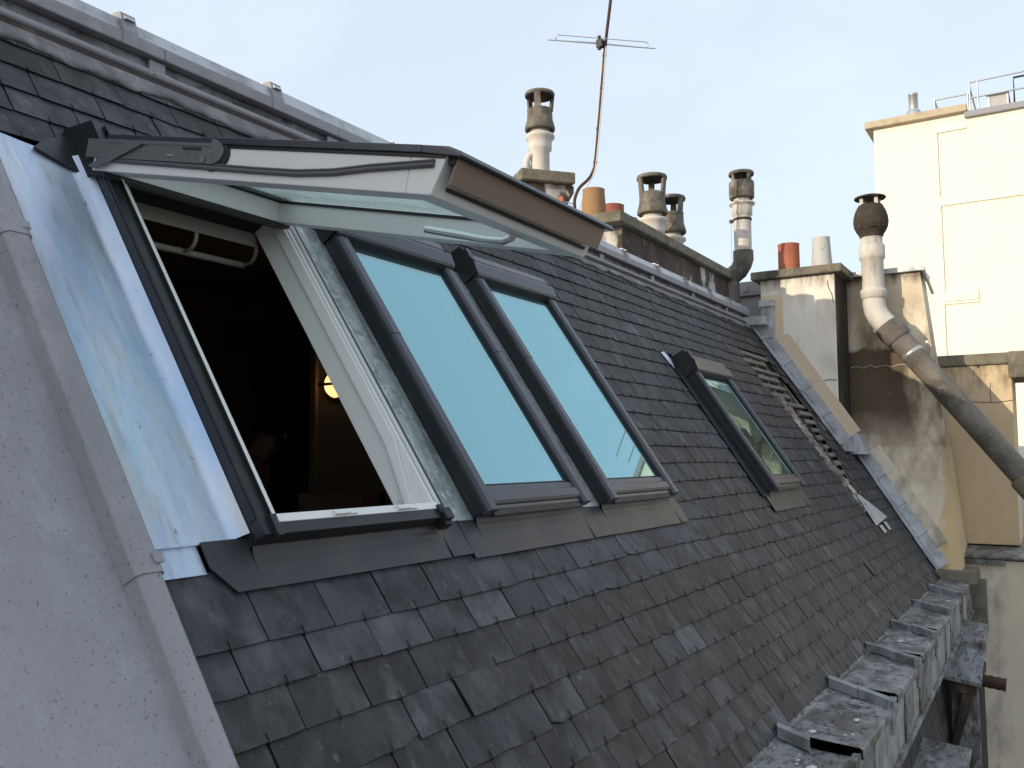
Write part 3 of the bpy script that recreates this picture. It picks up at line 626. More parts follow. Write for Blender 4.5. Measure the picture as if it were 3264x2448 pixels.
hd.box(.02, .075, Hh-.035, Hh+.02, .118, .160)
hd.hexa([(-.16, Hh-.005, .016), (-.012, Hh-.08, .016), (-.012, Hh+.10, .016), (-.10, Hh+.06, .016)], [(-.16, Hh-.005, .024), (-.012, Hh-.08, .028), (-.012, Hh+.10, .024), (-.10, Hh+.06, .024)])
hd.build('hood', ow, True, bevel=.003)
apron(ow, W, ext0=.145, ext1=.122, notch=True)
# sash, swung out about its top edge
T_ = Vector((0, -.727, .686)).normalized(); D_ = Vector((0, .686, .727)).normalized(); HP = Vector((0, Hh, .137))
def sx(x, t, d): return tuple(HP+Vector((x, 0, 0))+T_*t+D_*d)
sf = MB(WHITE, ALU, xf=sx); X0, X1 = -.024, .765
sf.box(X0, X0+.07, .03, 1.324, -.118, -.020); sf.box(X1-.07, X1, .03, 1.324, -.118, -.020)
sf.box(X0+.07, X1-.07, .03, .10, -.117, -.020)
# bottom rail with a slanting outer face
rail = [(1.325, -.118), (1.402, -.118), (1.408, -.102), (1.430, -.030), (1.430, -.020), (1.325, -.020)]
n = len(rail); sf.add([(X0, a, c) for a, c in rail]+[(X1, a, c) for a, c in rail], [tuple(range(n))[::-1], tuple(range(n, 2*n))]+[(i, (i+1) % n, (i+1) % n+n, i+n) for i in range(n)])
SASH = sf.build('sash', ow, True, bevel=.003)
hg = MB(RUBBER, GREYRUB, xf=sx)
hg.box(X0+.002, X1-.002, .0, .096, -.132, -.119)
for t_ in (.020, .038, .060, .082): hg.box(X0+.01, X1-.01, t_, t_+.006, -.136, -.132, 1)
hg.build('head_gasket', SASH, True)
cv = MB(ALU_S, ALU, xf=sx)
for (a, b) in ((-.034, .05), (.715, .776)):
    cv.box(a, b, .10, .555, -.020, -.004); cv.box(a, b, .557, 1.359, -.020, -.0015)
cv.box(.05, .715, .10, .16, -.020, -.004)
pr = [(1.36, -.020), (1.36, -.002), (1.44, -.003), (1.474, -.012), (1.482, -.022), (1.478, -.026), (1.45, -.024)]
n = len(pr); cv.add([(-.034, a, c) for a, c in pr]+[(.776, a, c) for a, c in pr], [tuple(range(n))[::-1], tuple(range(n, 2*n))]+[(i, (i+1) % n, (i+1) % n+n, i+n) for i in range(n)])
cv.box(-.0275, -.0245, .60, 1.43, -.030, -.020, 1)
cv.build('sash_cover', SASH, True, bevel=.002)
es = MB(BROWN, RUBBER, xf=sx)
e0 = [(1.452, -.026), (1.458, -.026), (1.446, -.088), (1.440, -.088)]
es.add([(-.012, a, c) for a, c in e0]+[(.760, a, c) for a, c in e0], [(3, 2, 1, 0), (4, 5, 6, 7), (0, 1, 5, 4), (1, 2, 6, 5), (2, 3, 7, 6), (3, 0, 4, 7)])
es.box(-.015, .765, 1.430, 1.452, -.040, -.024, 1)
es.build('end_strip', SASH, True)
vn = MB(RUBBER, STEEL, xf=sx)
def on_slant(x, k, lift): # k runs down the slanting face of the bottom rail
    a = Vector((1.430, -.030)); b2 = Vector((1.408, -.102)); nn_ = Vector((.956, -.292)); p = a.lerp(b2, k)+nn_*lift; return (x, p.x, p.y)
def slant_box(mb, x0, x1, k0, k1, l0, l1, m=0):
    mb.hexa([on_slant(x0, k0, l0), on_slant(x1, k0, l0), on_slant(x1, k1, l0), on_slant(x0, k1, l0)], [on_slant(x0, k0, l1), on_slant(x1, k0, l1), on_slant(x1, k1, l1), on_slant(x0, k1, l1)], m)
slant_box(vn, .15, .64, .35, .62, .0005, .003)
for k in range(22): x = .16+k*.0205; slant_box(vn, x, x+.006+.006*random.random(), .38+.06*random.random(), .60, .003, .006+.004*random.random(), k % 2)
slant_box(vn, .36, .366, .3, .66, .003, .009, 1); slant_box(vn, .52, .526, .3, .66, .003, .009, 1)
slant_box(vn, .02, .73, .80, .93, .0005, .007)
vn.build('vent_slot', SASH, True)
sg = MB(GREYRUB, xf=None)
path = [(.06, -.084), (.4, -.086), (.8, -.090), (.95, -.090), (1.08, -.082), (1.2, -.066), (1.40, -.046)]
sg.tube([sx(X0-.004, a, c) for a, c in path], .0070, 8); sg.tube([sx(X0-.004, a, c+.010) for a, c in path], .0035, 6)
sg.build('side_gasket', SASH, True)
ha = MB(STEEL, SILVER, RUBBER, xf=sx)
ha.box(-.034, -.0245, .0, .60, -.078, -.020); ha.box(-.036, -.032, .10, .60, -.030, -.020)
n = 16; arcp = [(.60+.055*math.sin(math.pi*i/n), -.043-.036*math.cos(math.pi*i/n)) for i in range(n+1)]
ha.add([(-.0345, a, c) for a, c in arcp]+[(-.0245, a, c) for a, c in arcp], [tuple(range(n+1)), tuple(range(n+1, 2*n+2))[::-1]]+[(i, i+1, i+n+2, i+n+1) for i in range(n)])
arc2 = [(.60+.075*math.sin(math.pi*i/n), -.048-.050*math.cos(math.pi*i/n)) for i in range(n+1)]
ha.add([(-.030, a, c) for a, c in arc2]+[(-.0245, a, c) for a, c in arc2], [tuple(range(n+1)), tuple(range(n+1, 2*n+2))[::-1]]+[(i, i+1, i+n+2, i+n+1) for i in range(n)], 2)
for (t_, d_) in ((.14, -.035), (.19, -.036), (.30, -.048), (.30, -.030), (.47, -.055), (.50, -.050), (.54, -.060), (.60, -.045)):
    n = 8; rr = .0045; ha.add([(-.0365, t_+rr*math.cos(6.283*i/n), d_+rr*math.sin(6.283*i/n)) for i in range(n)], [tuple(range(n))], 1)
n = 12; ha.add([(-.0368, .575+.010*math.cos(6.283*i/n), -.066+.010*math.sin(6.283*i/n)) for i in range(n)], [tuple(range(n))], 1)
ha.box(-.037, -.034, .41, .44, -.062, -.058, 1); ha.box(-.038, -.033, .48, .56, -.040, -.034, 2)
ha.build('hinge_arm', ow, True, bevel=.001)
br = MB(STEEL, xf=sx)
br.hexa([(-.038, .035, -.108), (-.038, .075, -.116), (-.038, .30, -.030), (-.038, .22, -.026)], [(-.043, .035, -.108), (-.043, .075, -.116), (-.043, .30, -.030), (-.043, .22, -.026)])
br.build('brace', ow, True)
og = MB(GLASSC, RUBBER, xf=sx); og.add([(X0+.060, .085, -.034), (X1-.060, .085, -.034), (X1-.060, 1.345, -.034), (X0+.060, 1.345, -.034)], [(0, 1, 2, 3)])
og.build('glass', SASH, True)
gk = MB(RUBBER, xf=sx)
for q in ((X0+.0705, X0+.076, .10, 1.325), (X1-.076, X1-.0705, .10, 1.325), (X0+.076, X1-.076, .1005, .106), (X0+.076, X1-.076, 1.319, 1.3245)): gk.box(*q, -.046, -.0365)
gk.build('glazing_gasket', SASH, True)
hn = MB(SILVER, xf=None); hx = .40
hn.tube([sx(hx+.045, 1.345, -.10), sx(hx+.045, 1.335, -.128), sx(hx+.043, 1.31, -.140), sx(hx+.03, 1.25, -.142), sx(hx+.01, 1.16, -.138), sx(hx, 1.06, -.134)], [.012, .012, .012, .011, .012, .011], 10)
hn2 = MB(WHITE, xf=sx); hn2.box(hx+.015, hx+.085, 1.33, 1.372, -.118, -.104)
h1 = hn.build('handle', SASH, True); hn2.build('handle_base', SASH, True, bevel=.003)

# ------------------------------------------------------------------ verge flashing along the gable walls
vg = thing('verge_flashing', (10.24, 3.0, 0), 'blue grey zinc verge strip stepping down the right roof edge', 'flashing', roof=True)
def vloc(u, v, w_): return (u-10.24, v-3.0, w_)
q = MB(ZINC_L, xf=vloc); x = 1.28
while x < 3.0:
    x2 = min(x+.36, 3.0); k = .002*((int(x*10)) % 3)
    q.hexa([(10.13, x, .026), (10.24, x, .026), (10.24, x2+.02, .022), (10.13, x2+.02, .022)], [(10.13, x, .048+k), (10.24, x, .052+k), (10.24, x2+.02, .046+k), (10.13, x2+.02, .040+k)])
    q.box(10.22, 10.245, x, x2-.004, .052+k, .150+k); x = x2
q.build('verge_strip', vg, True, bevel=.002); q = MB(ZINC_L, xf=vloc); x = -.30
while x < 1.12:
    x2 = min(x+.37, 1.12); e0, e1 = umax(x)-.01, umax(x2)-.01
    q.hexa([(e0-.10, x, .026), (e0, x, .026), (e1, x2+.02, .022), (e1-.10, x2+.02, .022)], [(e0-.10, x, .046), (e0, x, .050), (e1, x2+.02, .046), (e1-.10, x2+.02, .040)])
    q.hexa([(e0-.02, x, .05), (e0+.012, x, .05), (e1+.012, x2-.004, .05), (e1-.02, x2-.004, .05)], [(e0-.012, x, .150), (e0+.012, x, .150), (e1+.012, x2-.004, .150), (e1-.012, x2-.004, .150)]); x = x2
q.build('verge_strip', vg, True, bevel=.002)
q = MB(ZINC_L)
# zinc box at the step between the two walls, and the upstand at the top
q.box(10.22, 10.70, 2.02, 2.20, .05, .22); q.hexa([(10.45, 1.90, .02), (10.86, 1.90, .02), (10.86, 2.12, .02), (10.45, 2.12, .02)], [(10.55, 1.98, .24), (10.86, 1.98, .24), (10.86, 2.12, .30), (10.55, 2.12, .30)])
def step(q):
    o = q.build('step_box', bevel=.004); o.parent = vg; o.matrix_parent_inverse = vg.matrix_world.inverted()
bpy.context.view_layer.update(); step(q); q = MB(ZINC_L)
q.box(10.205, 10.245, 2.80, 2.93, 1.36, 1.78); q.box(10.18, 10.245, 2.79, 2.96, 1.72, 1.80); q.box(10.05, 10.23, 2.86, 3.12, 1.50, 1.60)
step(q)

# kite-shaped zinc patch
kp = [(9.17, .66), (9.26, .69), (9.33, .66), (9.83, .385), (9.06, .34)]
pt = thing('zinc_patch', (9.3, .5, 0), 'kite shaped pale zinc patch lying on the far slates', 'patch', roof=True)
q = MB(ZINC_L); n = len(kp); q.add([(a-9.3, b-.5, .030) for a, b in kp]+[(a-9.3, b-.5, .026) for a, b in kp], [tuple(range(n)), tuple(range(n, 2*n))[::-1]]+[(i, (i+1) % n, (i+1) % n+n, i+n) for i in range(n)])
q.box(9.10-9.3, 9.26-9.3, .70-.5, .79-.5, .022, .027); q.box(9.2-9.3, 9.34-9.3, .25-.5, .33-.5, .022, .026); q.box(9.5-9.3, 9.62-9.3, .26-.5, .35-.5, .022, .026)
q.build('sheet', pt, True)
# a bit of blue film left on the slates by the far window
q = MB(ZINC_N); q.add([(-.07, .06, .022), (.02, .08, .022), (.05, .0, .024), (.0, -.09, .022), (-.02, .0, .028)], [(0, 4, 1), (1, 4, 2), (2, 4, 3), (3, 4, 0)])
o = q.build('foil_scrap'); o.location = RP(6.30, 2.02, 0); o.rotation_euler = (TH, 0, 0)
tag(o, 'torn scrap of shiny foil at the top corner of the far window', 'scrap')

# ------------------------------------------------------------------ gable chimney walls on the right
c1 = thing('chimney_stack', (10.55, 2.5, -3), 'cream rendered chimney stack carrying a red and a white pot', 'chimney')
q = MB(CREAM, SOOT_SHADE); q.box(10.25, 11.1, 2.125, 2.955, -3, 2.04); q.build('stack_wall', c1, bevel=.008)
q = MB(SOOT_SHADE); q.box(10.262, 11.0, 2.116, 2.1245, -3, 2.03); q.build('sooty_side', c1)
q = MB(CONC); q.box(10.17, 11.15, 2.03, 3.045, 2.042, 2.135); q.build('cap_slab', c1, bevel=.012)
q = MB(BANDT)
q.hexa([RP(10.244, 1.30, .152), RP(10.244, 2.72, .152), RP(10.244, 2.64, .30), RP(10.244, 1.30, .28)], [RP(10.252, 1.30, .152), RP(10.252, 2.72, .152), RP(10.252, 2.64, .30), RP(10.252, 1.30, .28)])
q.box(10.242, 10.2505, 2.70, 2.80, 1.36, 1.86); q.box(10.242, 10.2505, 2.80, 2.95, 1.80, 1.86)
q.build('mortar_band', c1, bevel=.003)

def chim_face(z): return 10.86 if z > .1 else 10.86+(z-.1)*.32
c2 = thing('chimney_stack', (11.2, 1.7, -3), 'sooty peeling chimney stack behind the bent flue pipe', 'chimney')
q = MB(SOOT)
zs_ = [2.07, 1.5, 1.0, .5, .1, -.4, -.9, -1.12, -1.40]
def yr(z): return 1.325-.103*(2.07-z)
for z_hi, z_lo in zip(zs_[:-1], zs_[1:]):
    xa, xb = chim_face(z_hi), chim_face(z_lo)
    q.add([(xa, 2.20, z_hi), (xa, yr(z_hi), z_hi), (xb, yr(z_lo), z_lo), (xb, 2.20, z_lo), (11.48, 2.20, z_hi), (11.48, yr(z_hi)+.02, z_hi), (11.48, yr(z_lo)+.02, z_lo), (11.48, 2.20, z_lo)],
          [(0, 1, 2, 3), (1, 5, 6, 2), (4, 0, 3, 7), (5, 4, 7, 6)])
q.add([(10.86, 2.2, 2.07), (10.86, yr(2.07), 2.07), (11.48, yr(2.07)+.02, 2.07), (11.48, 2.2, 2.07)], [(0, 1, 2, 3)])
q.build('stack_wall', c2, merge=True)
q = MB(ZINC_L); q.box(10.80, 11.55, 1.30, 2.10, 2.075, 2.135); q.hexa([(10.80, 1.27, 2.07), (11.6, 1.27, 1.92), (11.6, 1.30, 1.92), (10.80, 1.30, 2.07)], [(10.80, 1.27, 2.13), (11.6, 1.27, 1.96), (11.6, 1.30, 1.96), (10.80, 1.30, 2.13)])
q.build('zinc_cap', c2, bevel=.004)
q = MB(PALE)
pts = []
for v in (-.10, .3, .8, 1.12):
    u = umax(v)-.004; pts.append((u, v))
for (a, b) in zip(pts[:-1], pts[1:]):
    q.hexa([RP(a[0], a[1], .150), RP(b[0], b[1], .150), RP(b[0], b[1], .27), RP(a[0], a[1], .27)], [RP(a[0]+.06, a[1], .150), RP(b[0]+.06, b[1], .150), RP(b[0]+.06, b[1], .27), RP(a[0]+.06, a[1], .27)])
q.build('mortar_band', c2, bevel=.004)
# cracks and drips in the render: thin raised mortar lines
q = MB(FLAKEW)
p = [Vector((10.852, 2.1-.055*i, 1.02+.012*math.sin(i*2.1)+jit(.012))) for i in range(15)]
q.tube(p, [.0025+.003*random.random() for _ in p], 5)
q.tube([(10.853, 1.365, .88), (10.853, 1.36, .70), (10.853, 1.345, .5), (10.853, 1.335, .36)], [.007, .009, .010, .006], 5)
q.build('mortar_line', c2)
q = MB(SOOT_SHADE)
p = [Vector((10.247, 2.13+.06*i, .84+.015*math.sin(i*1.7)+jit(.012))) for i in range(12)]
q.tube(p, .0035, 5); q.build('crack', c1); q = MB(SOOT_SHADE); q.tube([(10.247, 2.20, 1.96), (10.247, 2.19, 1.88), (10.247, 2.155, 1.80), (10.247, 2.14, 1.70)], .004, 5)
q.build('crack', c1)

tw = thing('tan_chimney', (11.85, .85, -1.0), 'tan rendered chimney wall with rough stone cap at right', 'chimney')
q = MB(TAN); q.box(11.5, 12.3, .50, 1.28, -1.0, 1.03); q.build('stack_wall', tw, bevel=.008)
q = MB(CONC)
rng = random.Random(3)
q.box(11.46, 12.35, .47, 1.31, 1.032, 1.165); q.box(11.44, 12.35, .20, .53, .87, 1.172)
q.build('stone_cap', tw, bevel=.02)
q = MB(SOOT_SHADE); q.tube([(11.497, .50, .62), (11.497, .68, .60), (11.497, .88, .615), (11.497, 1.02, .60)], .0035, 5); q.build('crack', tw); q = MB(SOOT_SHADE); q.tube([(11.497, .715, .61), (11.497, .725, .72), (11.497, .715, .83)], .003, 5)
q.build('crack', tw)

lw = thing('party_wall', (11.3, -1.0, GROUND), 'pale lower party wall with lead covered ledge at bottom right', 'wall')
q = MB(PALE); q.box(10.93, 12.4, -4, 1.06, GROUND, -1.12); q.box(10.99, 12.4, -4.0, .60, -1.1195, -1.115); q.build('wall', lw)
q = MB(ZINC_W); q.hexa([(10.86, -4, -1.10), (12.5, -4, -1.02), (12.5, 1.10, -1.02), (10.86, 1.10, -1.10)], [(10.86, -4, -1.075), (12.5, -4, -.93), (12.5, 1.10, -.93), (10.86, 1.10, -1.075)])
q.box(10.84, 10.93, .62, 1.08, -1.16, -1.105); q.build('ledge', lw, bevel=.006)
q = MB(PALE); q.box(10.885, 10.93, -4, .40, -6, -1.18); q.build('pilaster', lw, bevel=.01)

# grey zinc box far behind the end of the long stack
zbx = thing('zinc_hatch', (11.2, 3.4, 1.6), 'grey zinc box standing behind the elbowed flue pipe', 'hatch')
q = MB(ZINC); q.box(10.9, 11.8, 3.02, 3.75, 2.00, 2.18); q.box(10.95, 11.8, 3.0, 3.7, 1.55, 1.995); q.build('box', zbx, bevel=.008)
q = MB(GREYCOP); q.box(10.885, 10.899, 3.30, 3.36, 2.05, 2.12); q.build('bracket', zbx, bevel=.003)

# ------------------------------------------------------------------ long stack behind the break
ls_ = thing('long_chimney_stack', (8.8, 3.7, 1.6), 'long low chimney stack with mossy coping and flaking white render', 'chimney')
q = MB(BRICKS); q.box(7.22, 10.30, 3.31, 4.05, 1.58, 2.075); q.build('stack_wall', ls_, bevel=.01)
q = MB(CONC); q.box(7.05, 10.40, 3.245, 4.12, 2.077, 2.175); q.build('coping', ls_, bevel=.012)
q = MB(ZINC_L); x = 5.9
for x2 in (6.7, 7.2, 8.0, 8.8, 9.6, 10.25): q.hexa([(x, 3.22, 1.70), (x2-.01, 3.22, 1.70), (x2-.01, 3.34, 1.70), (x, 3.34, 1.70)], [(x, 3.285, 1.83), (x2-.01, 3.285, 1.83), (x2-.01, 3.30, 1.83), (x, 3.30, 1.83)]); x = x2
q.build('flashing', ls_, bevel=.003)

def pot(name, c, r0, r1, h, m, label, n=26):
    q = MB(m, SOOT_SHADE); q.lathe([(r0, 0), (r0*1.005, .012), (r1, h-.012), (r1+.004, h), (r1-.012, h), (r1-.016, h-.01), (r0-.03, .02)], n=n, cap=False)
    q.lathe([(r1-.02, h-.05), (.001, h-.05)], n=n, m=1, cap=False)
    o = q.build(name); o.location = c; return tag(o, label, 'chimney pot', 'clay chimney pots')
pot('chimney_pot', (7.24, 3.60, 2.17), .118, .100, .285, OCHRE, 'large ochre clay chimney pot with small holes beside the antenna mast')
pot('chimney_pot', (7.70, 3.63, 2.17), .116, .112, .25, TERRA_D, 'dusky red chimney pot beside the large ochre one')
pot('chimney_pot', (8.20, 3.68, 2.17), .085, .082, .245, OCHRE, 'small ochre pot between the dusky red pot and the cowls')
pot('chimney_pot', (8.52, 3.66, 2.17), .085, .083, .175, TERRA, 'short red pot mostly hidden behind the long coping')
pot('chimney_pot', (10.42, 2.66, 2.135), .122, .120, .33, TERRA, 'orange red pot on the cream rendered stack')
pot('chimney_pot', (10.42, 2.29, 2.135), .116, .094, .36, GREYPOT, 'tapered whitewashed pot on the cream rendered stack')

# ------------------------------------------------------------------ flues with cowls
def cap_and_struts(q, r, ztop, zbot, rb, n=3, ph=0.0, m=0, sw=.035):
    q.lathe([(.001, ztop), (r*.55, ztop-.001), (r*.95, ztop-.012), (r, ztop-.030), (r*.97, ztop-.052), (r*.88, ztop-.050)], n=30, m=m, cap=False)
    q.lathe([(r*.88, ztop-.050), (r*.5, ztop-.046), (.001, ztop-.045)], n=30, m=1, cap=False)
    for i in range(n):
        a = ph+2*math.pi*i/n; c, s = math.cos(a), math.sin(a); t = Vector((-s, c, 0))
        p0 = Vector((rb*c, rb*s, zbot)); p1 = Vector((r*.93*c, r*.93*s, ztop-.038)); d = Vector((c, s, 0))*.018
        q.hexa([p0-t*sw-d, p0+t*sw-d, p0+t*sw+d*.3, p0-t*sw+d*.3], [p1-t*sw*.9-d, p1+t*sw*.9-d, p1+t*sw*.9+d*.3, p1-t*sw*.9+d*.3], m)
def flue_a(loc, h, label, ph, s=1.0, vent=True):
    t = thing('flue_pipe', loc, label, 'chimney flue', 'flue pipes with cowls')
    q = MB(FIBRE); q.lathe([(.100*s, 0), (.100*s, h-.66*s), (.122*s, h-.64*s), (.126*s, h-.60*s), (.126*s, h-.53*s), (.155*s, h-.51*s), (.158*s, h-.49*s), (.15*s, h-.475*s), (.103*s, h-.47*s), (.103*s, h-.34*s)], n=32)
    if vent: q.tube([(-.10, .08, 0), (-.115, .10, .12), (-.10, .085, .19), (-.06, .05, .22)], .035, 10)
    q.build('pipe', t, True)
    q = MB(FIBRE_D, SOOT_SHADE)
    q.lathe([(.100*s, h-.36*s), (.150*s, h-.43*s), (.161*s, h-.42*s), (.162*s, h-.40*s), (.155*s, h-.37*s), (.138*s, h-.31*s), (.133*s, h-.22*s), (.138*s, h-.20*s), (.12*s, h-.20*s), (.12*s, h-.30*s)], n=32, cap=False)
    q.lathe([(.12*s, h-.27*s), (.001, h-.27*s)], n=20, m=1, cap=False)
    cap_and_struts(q, .162*s, h, h-.21*s, .132*s, 3, ph)
    q.build('cowl', t, True); return t
flue_a((8.03, 4.62, 2.99), .905, 'tall pale flue with lichened bell cowl on the separate left chimney', R(200))
flue_a((8.62, 3.60, 2.17), .80, 'nearer of the two close flues rising from the long stack', R(265))
flue_a((9.20, 3.62, 2.17), .72, 'darker flue half hidden behind its twin on the long stack', R(250), vent=False)

# elbowed flue at the far end of the long stack
eb = thing('elbowed_flue', (10.36, 3.36, 1.75), 'flue pipe with drum cowl rising from an elbow at the end of the long stack', 'chimney flue', 'flue pipes with cowls')
q = MB(FIBRE); bx, by = 10.30, 3.16
q.lathe([(.100, 2.36), (.102, 2.80), (.104, 2.82), (.104, 2.85), (.118, 2.86), (.120, 2.96), (.112, 2.975), (.148, 2.985), (.152, 3.0), (.146, 3.01), (.095, 3.02), (.095, 3.12)], c=(bx, by, 0), n=28)
q.build('pipe', eb)
q = MB(PIPE_D)
q.tube([(bx, by, 2.43), (bx, by, 2.33), (bx, by+.015, 2.27), (bx, by+.06, 2.20), (bx, by+.13, 2.15), (bx, by+.20, 2.135), (bx, by+.24, 2.13)], [.118, .120, .112, .110, .110, .112, .128], 20)
q.tube([(bx, by+.17, 2.22), (bx, by+.19, 2.05), (bx+.02, by+.19, 1.72)], [.10, .135, .135], 8)
q.build('elbow', eb)
q = MB(FIBRE_D, SOOT_SHADE)
q.lathe([(.095, 3.09), (.138, 3.06), (.146, 3.075), (.147, 3.25), (.140, 3.265), (.11, 3.265), (.11, 3.20)], c=(bx, by, 0), n=30, cap=False)
q.lathe([(.12, 3.22), (.001, 3.22)], c=(bx, by, 0), n=20, m=1, cap=False)
q2 = MB(FIBRE_D, SOOT_SHADE); cap_and_struts(q2, .150, 3.395, 3.26, .128, 4, R(150), sw=.022)
q.v += [(a+bx, b+by, c) for a, b, c in q2.v]; o0 = len(q.v)-len(q2.v)
for f_, sm_, mi_ in zip(q2.f, q2.sm, q2.mi): q.f.append([i+o0 for i in f_]); q.mi.append(mi_); q.sm.append(sm_); q.rn.append(.5)
q.build('cowl', eb)
q = MB(RUST); q.lathe([(.106, 2.79), (.110, 2.795), (.110, 2.815), (.106, 2.82)], c=(bx, by, 0), n=24); q.box(bx-.03, bx+.01, by+.10, by+.15, 2.785, 2.82)
q.tube([(bx, by+.135, 2.79), (bx, by+.14, 2.3)], .0015, 5); q.build('clamp', eb)

# bent flue with ball cowl in front of the sooty stack
bf = thing('bent_flue', (10.58, 1.78, 1.5), 'bent flue with black ball cowl and long sooty slanting pipe', 'chimney flue', 'flue pipes with cowls')
bx, by = 10.58, 1.775
q = MB(FIBRE); q.lathe([(.118, 1.80), (.118, 2.20), (.138, 2.215), (.140, 2.25), (.140, 2.36), (.128, 2.375), (.116, 2.38), (.116, 2.46), (.125, 2.47)], c=(bx, by, 0), n=30)
q.build('upright_pipe', bf)
q = MB(FIBRE); q.lathe([(.124, 1.76), (.136, 1.765), (.138, 1.82), (.142, 1.83), (.140, 1.86), (.122, 1.87)], c=(bx, by, 0), n=30)
q.tube([(bx, by, 1.80), (bx, by, 1.70), (bx, by-.015, 1.62), (bx, by-.05, 1.545), (bx, by-.10, 1.48), (bx, by-.13, 1.445)], [.120, .120, .121, .122, .124, .126], 26); q.build('bend', bf)
dv = Vector((0, -.599, -.800)).normalized(); p0 = Vector((bx, by-.12, 1.455))
q = MB(PIPE_D); q.tube([p0, p0+dv*.02, p0+dv*.20, p0+dv*.22], [.14, .150, .150, .13], 26); q.tube([p0+dv*.15, p0+dv*1.0, p0+dv*2.17], .122, 26); q.build('slanting_pipe', bf)
q = MB(GALV); q.tube([p0+dv*.40, p0+dv*.405, p0+dv*.435, p0+dv*.44], [.122, .127, .127, .122], 26); q.box(bx-.012, bx+.012, by-.535, by-.515, 1.225, 1.250); q.build('clamp', bf)
q = MB(CONC); q.tube([p0+dv*2.08, p0+dv*2.10, p0+dv*2.26, p0+dv*2.32], [.128, .15, .15, .13], 22); q.tube([p0+dv*2.30, p0+dv*6.5], .12, 20); q.build('end_socket', bf)
q = MB(FIBRE_B)
q.lathe([(.120, 2.46), (.128, 2.475), (.130, 2.49), (.158, 2.53), (.180, 2.58), (.188, 2.64), (.182, 2.70), (.165, 2.76), (.140, 2.81), (.125, 2.835), (.10, 2.84), (.10, 2.80)], c=(bx, by, 0), n=32, cap=False)
q.build('ball', bf)
q = MB(FIBRE, FIBRE_B)
for i in range(4):
    a = R(45+90*i); q.box(bx+.11*math.cos(a)-.018, bx+.11*math.cos(a)+.018, by+.11*math.sin(a)-.018, by+.11*math.sin(a)+.018, 2.825, 2.925)
q.lathe([(.10, 2.945), (.165, 2.925), (.172, 2.915), (.165, 2.905), (.10, 2.915)], c=(bx, by, 0), n=32, m=1)
q.build('disc_cap', bf)
for a in (150, 195, 240):
    q = MB(SOOT_SHADE)
    c_, s_ = math.cos(R(a)), math.sin(R(a)); p = Vector((bx+.178*c_, by+.178*s_, 2.57)); t = Vector((-s_, c_, 0))*.026; n_ = Vector((c_, s_, 0))*.008
    q.hexa([p-t-n_-zz*.02, p+t-n_-zz*.02, p+t+n_-zz*.02, p-t+n_-zz*.02], [p-t-n_*.4+zz*.022, p+t-n_*.4+zz*.022, p+t+n_*1.3+zz*.022, p-t+n_*1.3+zz*.022]); q.build('vent_hole', bf)

# ------------------------------------------------------------------ separate left chimney
lc = thing('chimney_block', (8.15, 4.70, 1.7), 'squat old chimney with thick mossy slab left of the antenna', 'chimney')
lc.rotation_euler = (0, 0, R(-40.8))
# local: x along the visible face, y away from the viewer; visible face at y = -.30
q = MB(BRICKS); q.extr([(-.24, 0), (-.24, .98), (-.31, 1.10), (-.31, 1.175), (.31, 1.175), (.31, 1.10), (.24, .98), (.24, 0)], -.22, .20, axis=1); q.build('stack_wall', lc, True, bevel=.01)
q = MB(CONC); q.box(-.30, .30, -.30, .26, 1.18, 1.30); q.build('cap_slab', lc, True, bevel=.012)

# ------------------------------------------------------------------ antenna
an = thing('antenna', (8.19, 4.29, 1.8), 'thin rusty antenna mast with folded dipole bars against the sky', 'antenna')
mp_ = [(8.193, 4.291, 1.8), (8.19, 4.291, 2.52), (8.178, 4.292, 2.664), (8.178, 4.28, 2.737), (8.195, 4.238, 2.834), (8.236, 4.16, 2.916), (8.258, 4.11, 3.003), (8.263, 4.078, 3.149), (8.248, 3.99, 3.878), (8.237, 3.935, 4.339), (8.234, 3.867, 4.8), (8.229, 3.79, 5.4)]
def smooth_path(p, k=4):
    p = [Vector(a) for a in p]; out = []
    for i in range(len(p)-1):
        a, b, c, d = p[max(i-1, 0)], p[i], p[i+1], p[min(i+2, len(p)-1)]
        for j in range(k):
            t = j/k; out.append(.5*((2*b)+(c-a)*t+(2*a-5*b+4*c-d)*t*t+(3*b-a-3*c+d)*t**3))
    return out+[p[-1]]
q = MB(RUST); q.tube(smooth_path(mp_), .0165, 10)
for z_, x_, y_ in ((3.10, 8.263, 4.085), (3.45, 8.257, 4.043), (3.88, 8.248, 3.99), (4.22, 8.240, 3.95)): q.tube([(x_, y_, z_-.012), (x_, y_, z_+.012)], .021, 10)
q.build('mast', an)
A, B = Vector((7.915, 4.446, 4.386)), Vector((8.518, 3.490, 4.288)); dA = (B-A).normalized(); cA = Vector((8.222, 3.955, 4.344))
q = MB(GALV); q.tube([A, B], .006, 6)
a0, b0 = A+dA*.10, B-dA*.10; up = Vector((-.02, -.01, .052)); loop = [a0+Vector((0, 0, .004))]
loop = [cA+zz*.004, a0+zz*.0, a0-dA*.02+up*.3, a0-dA*.02+up*.75, a0+up, b0+up, b0+dA*.02+up*.75, b0+dA*.02+up*.3, b0, cA]
q.tube(loop, .0055, 6); q.build('dipole', an)
q = MB(RUBBER); q.box(cA.x-.05, cA.x+.01, cA.y-.01, cA.y+.06, cA.z-.05, cA.z+.035); q.tube([cA+Vector((-.03, .03, -.07)), cA+Vector((-.03, .03, .075))], .02, 8); q.build('junction_box', an, bevel=.006)
q = MB(CABLE); q.tube(smooth_path([(8.215, 3.92, 4.30), (8.228, 3.965, 3.88), (8.243, 4.055, 3.149), (8.235, 4.10, 2.95), (8.19, 4.17, 2.80), (8.10, 4.20, 2.55), (8.02, 4.22, 2.35), (7.95, 4.25, 1.95)]), .0065, 6); q.build('cable', an)
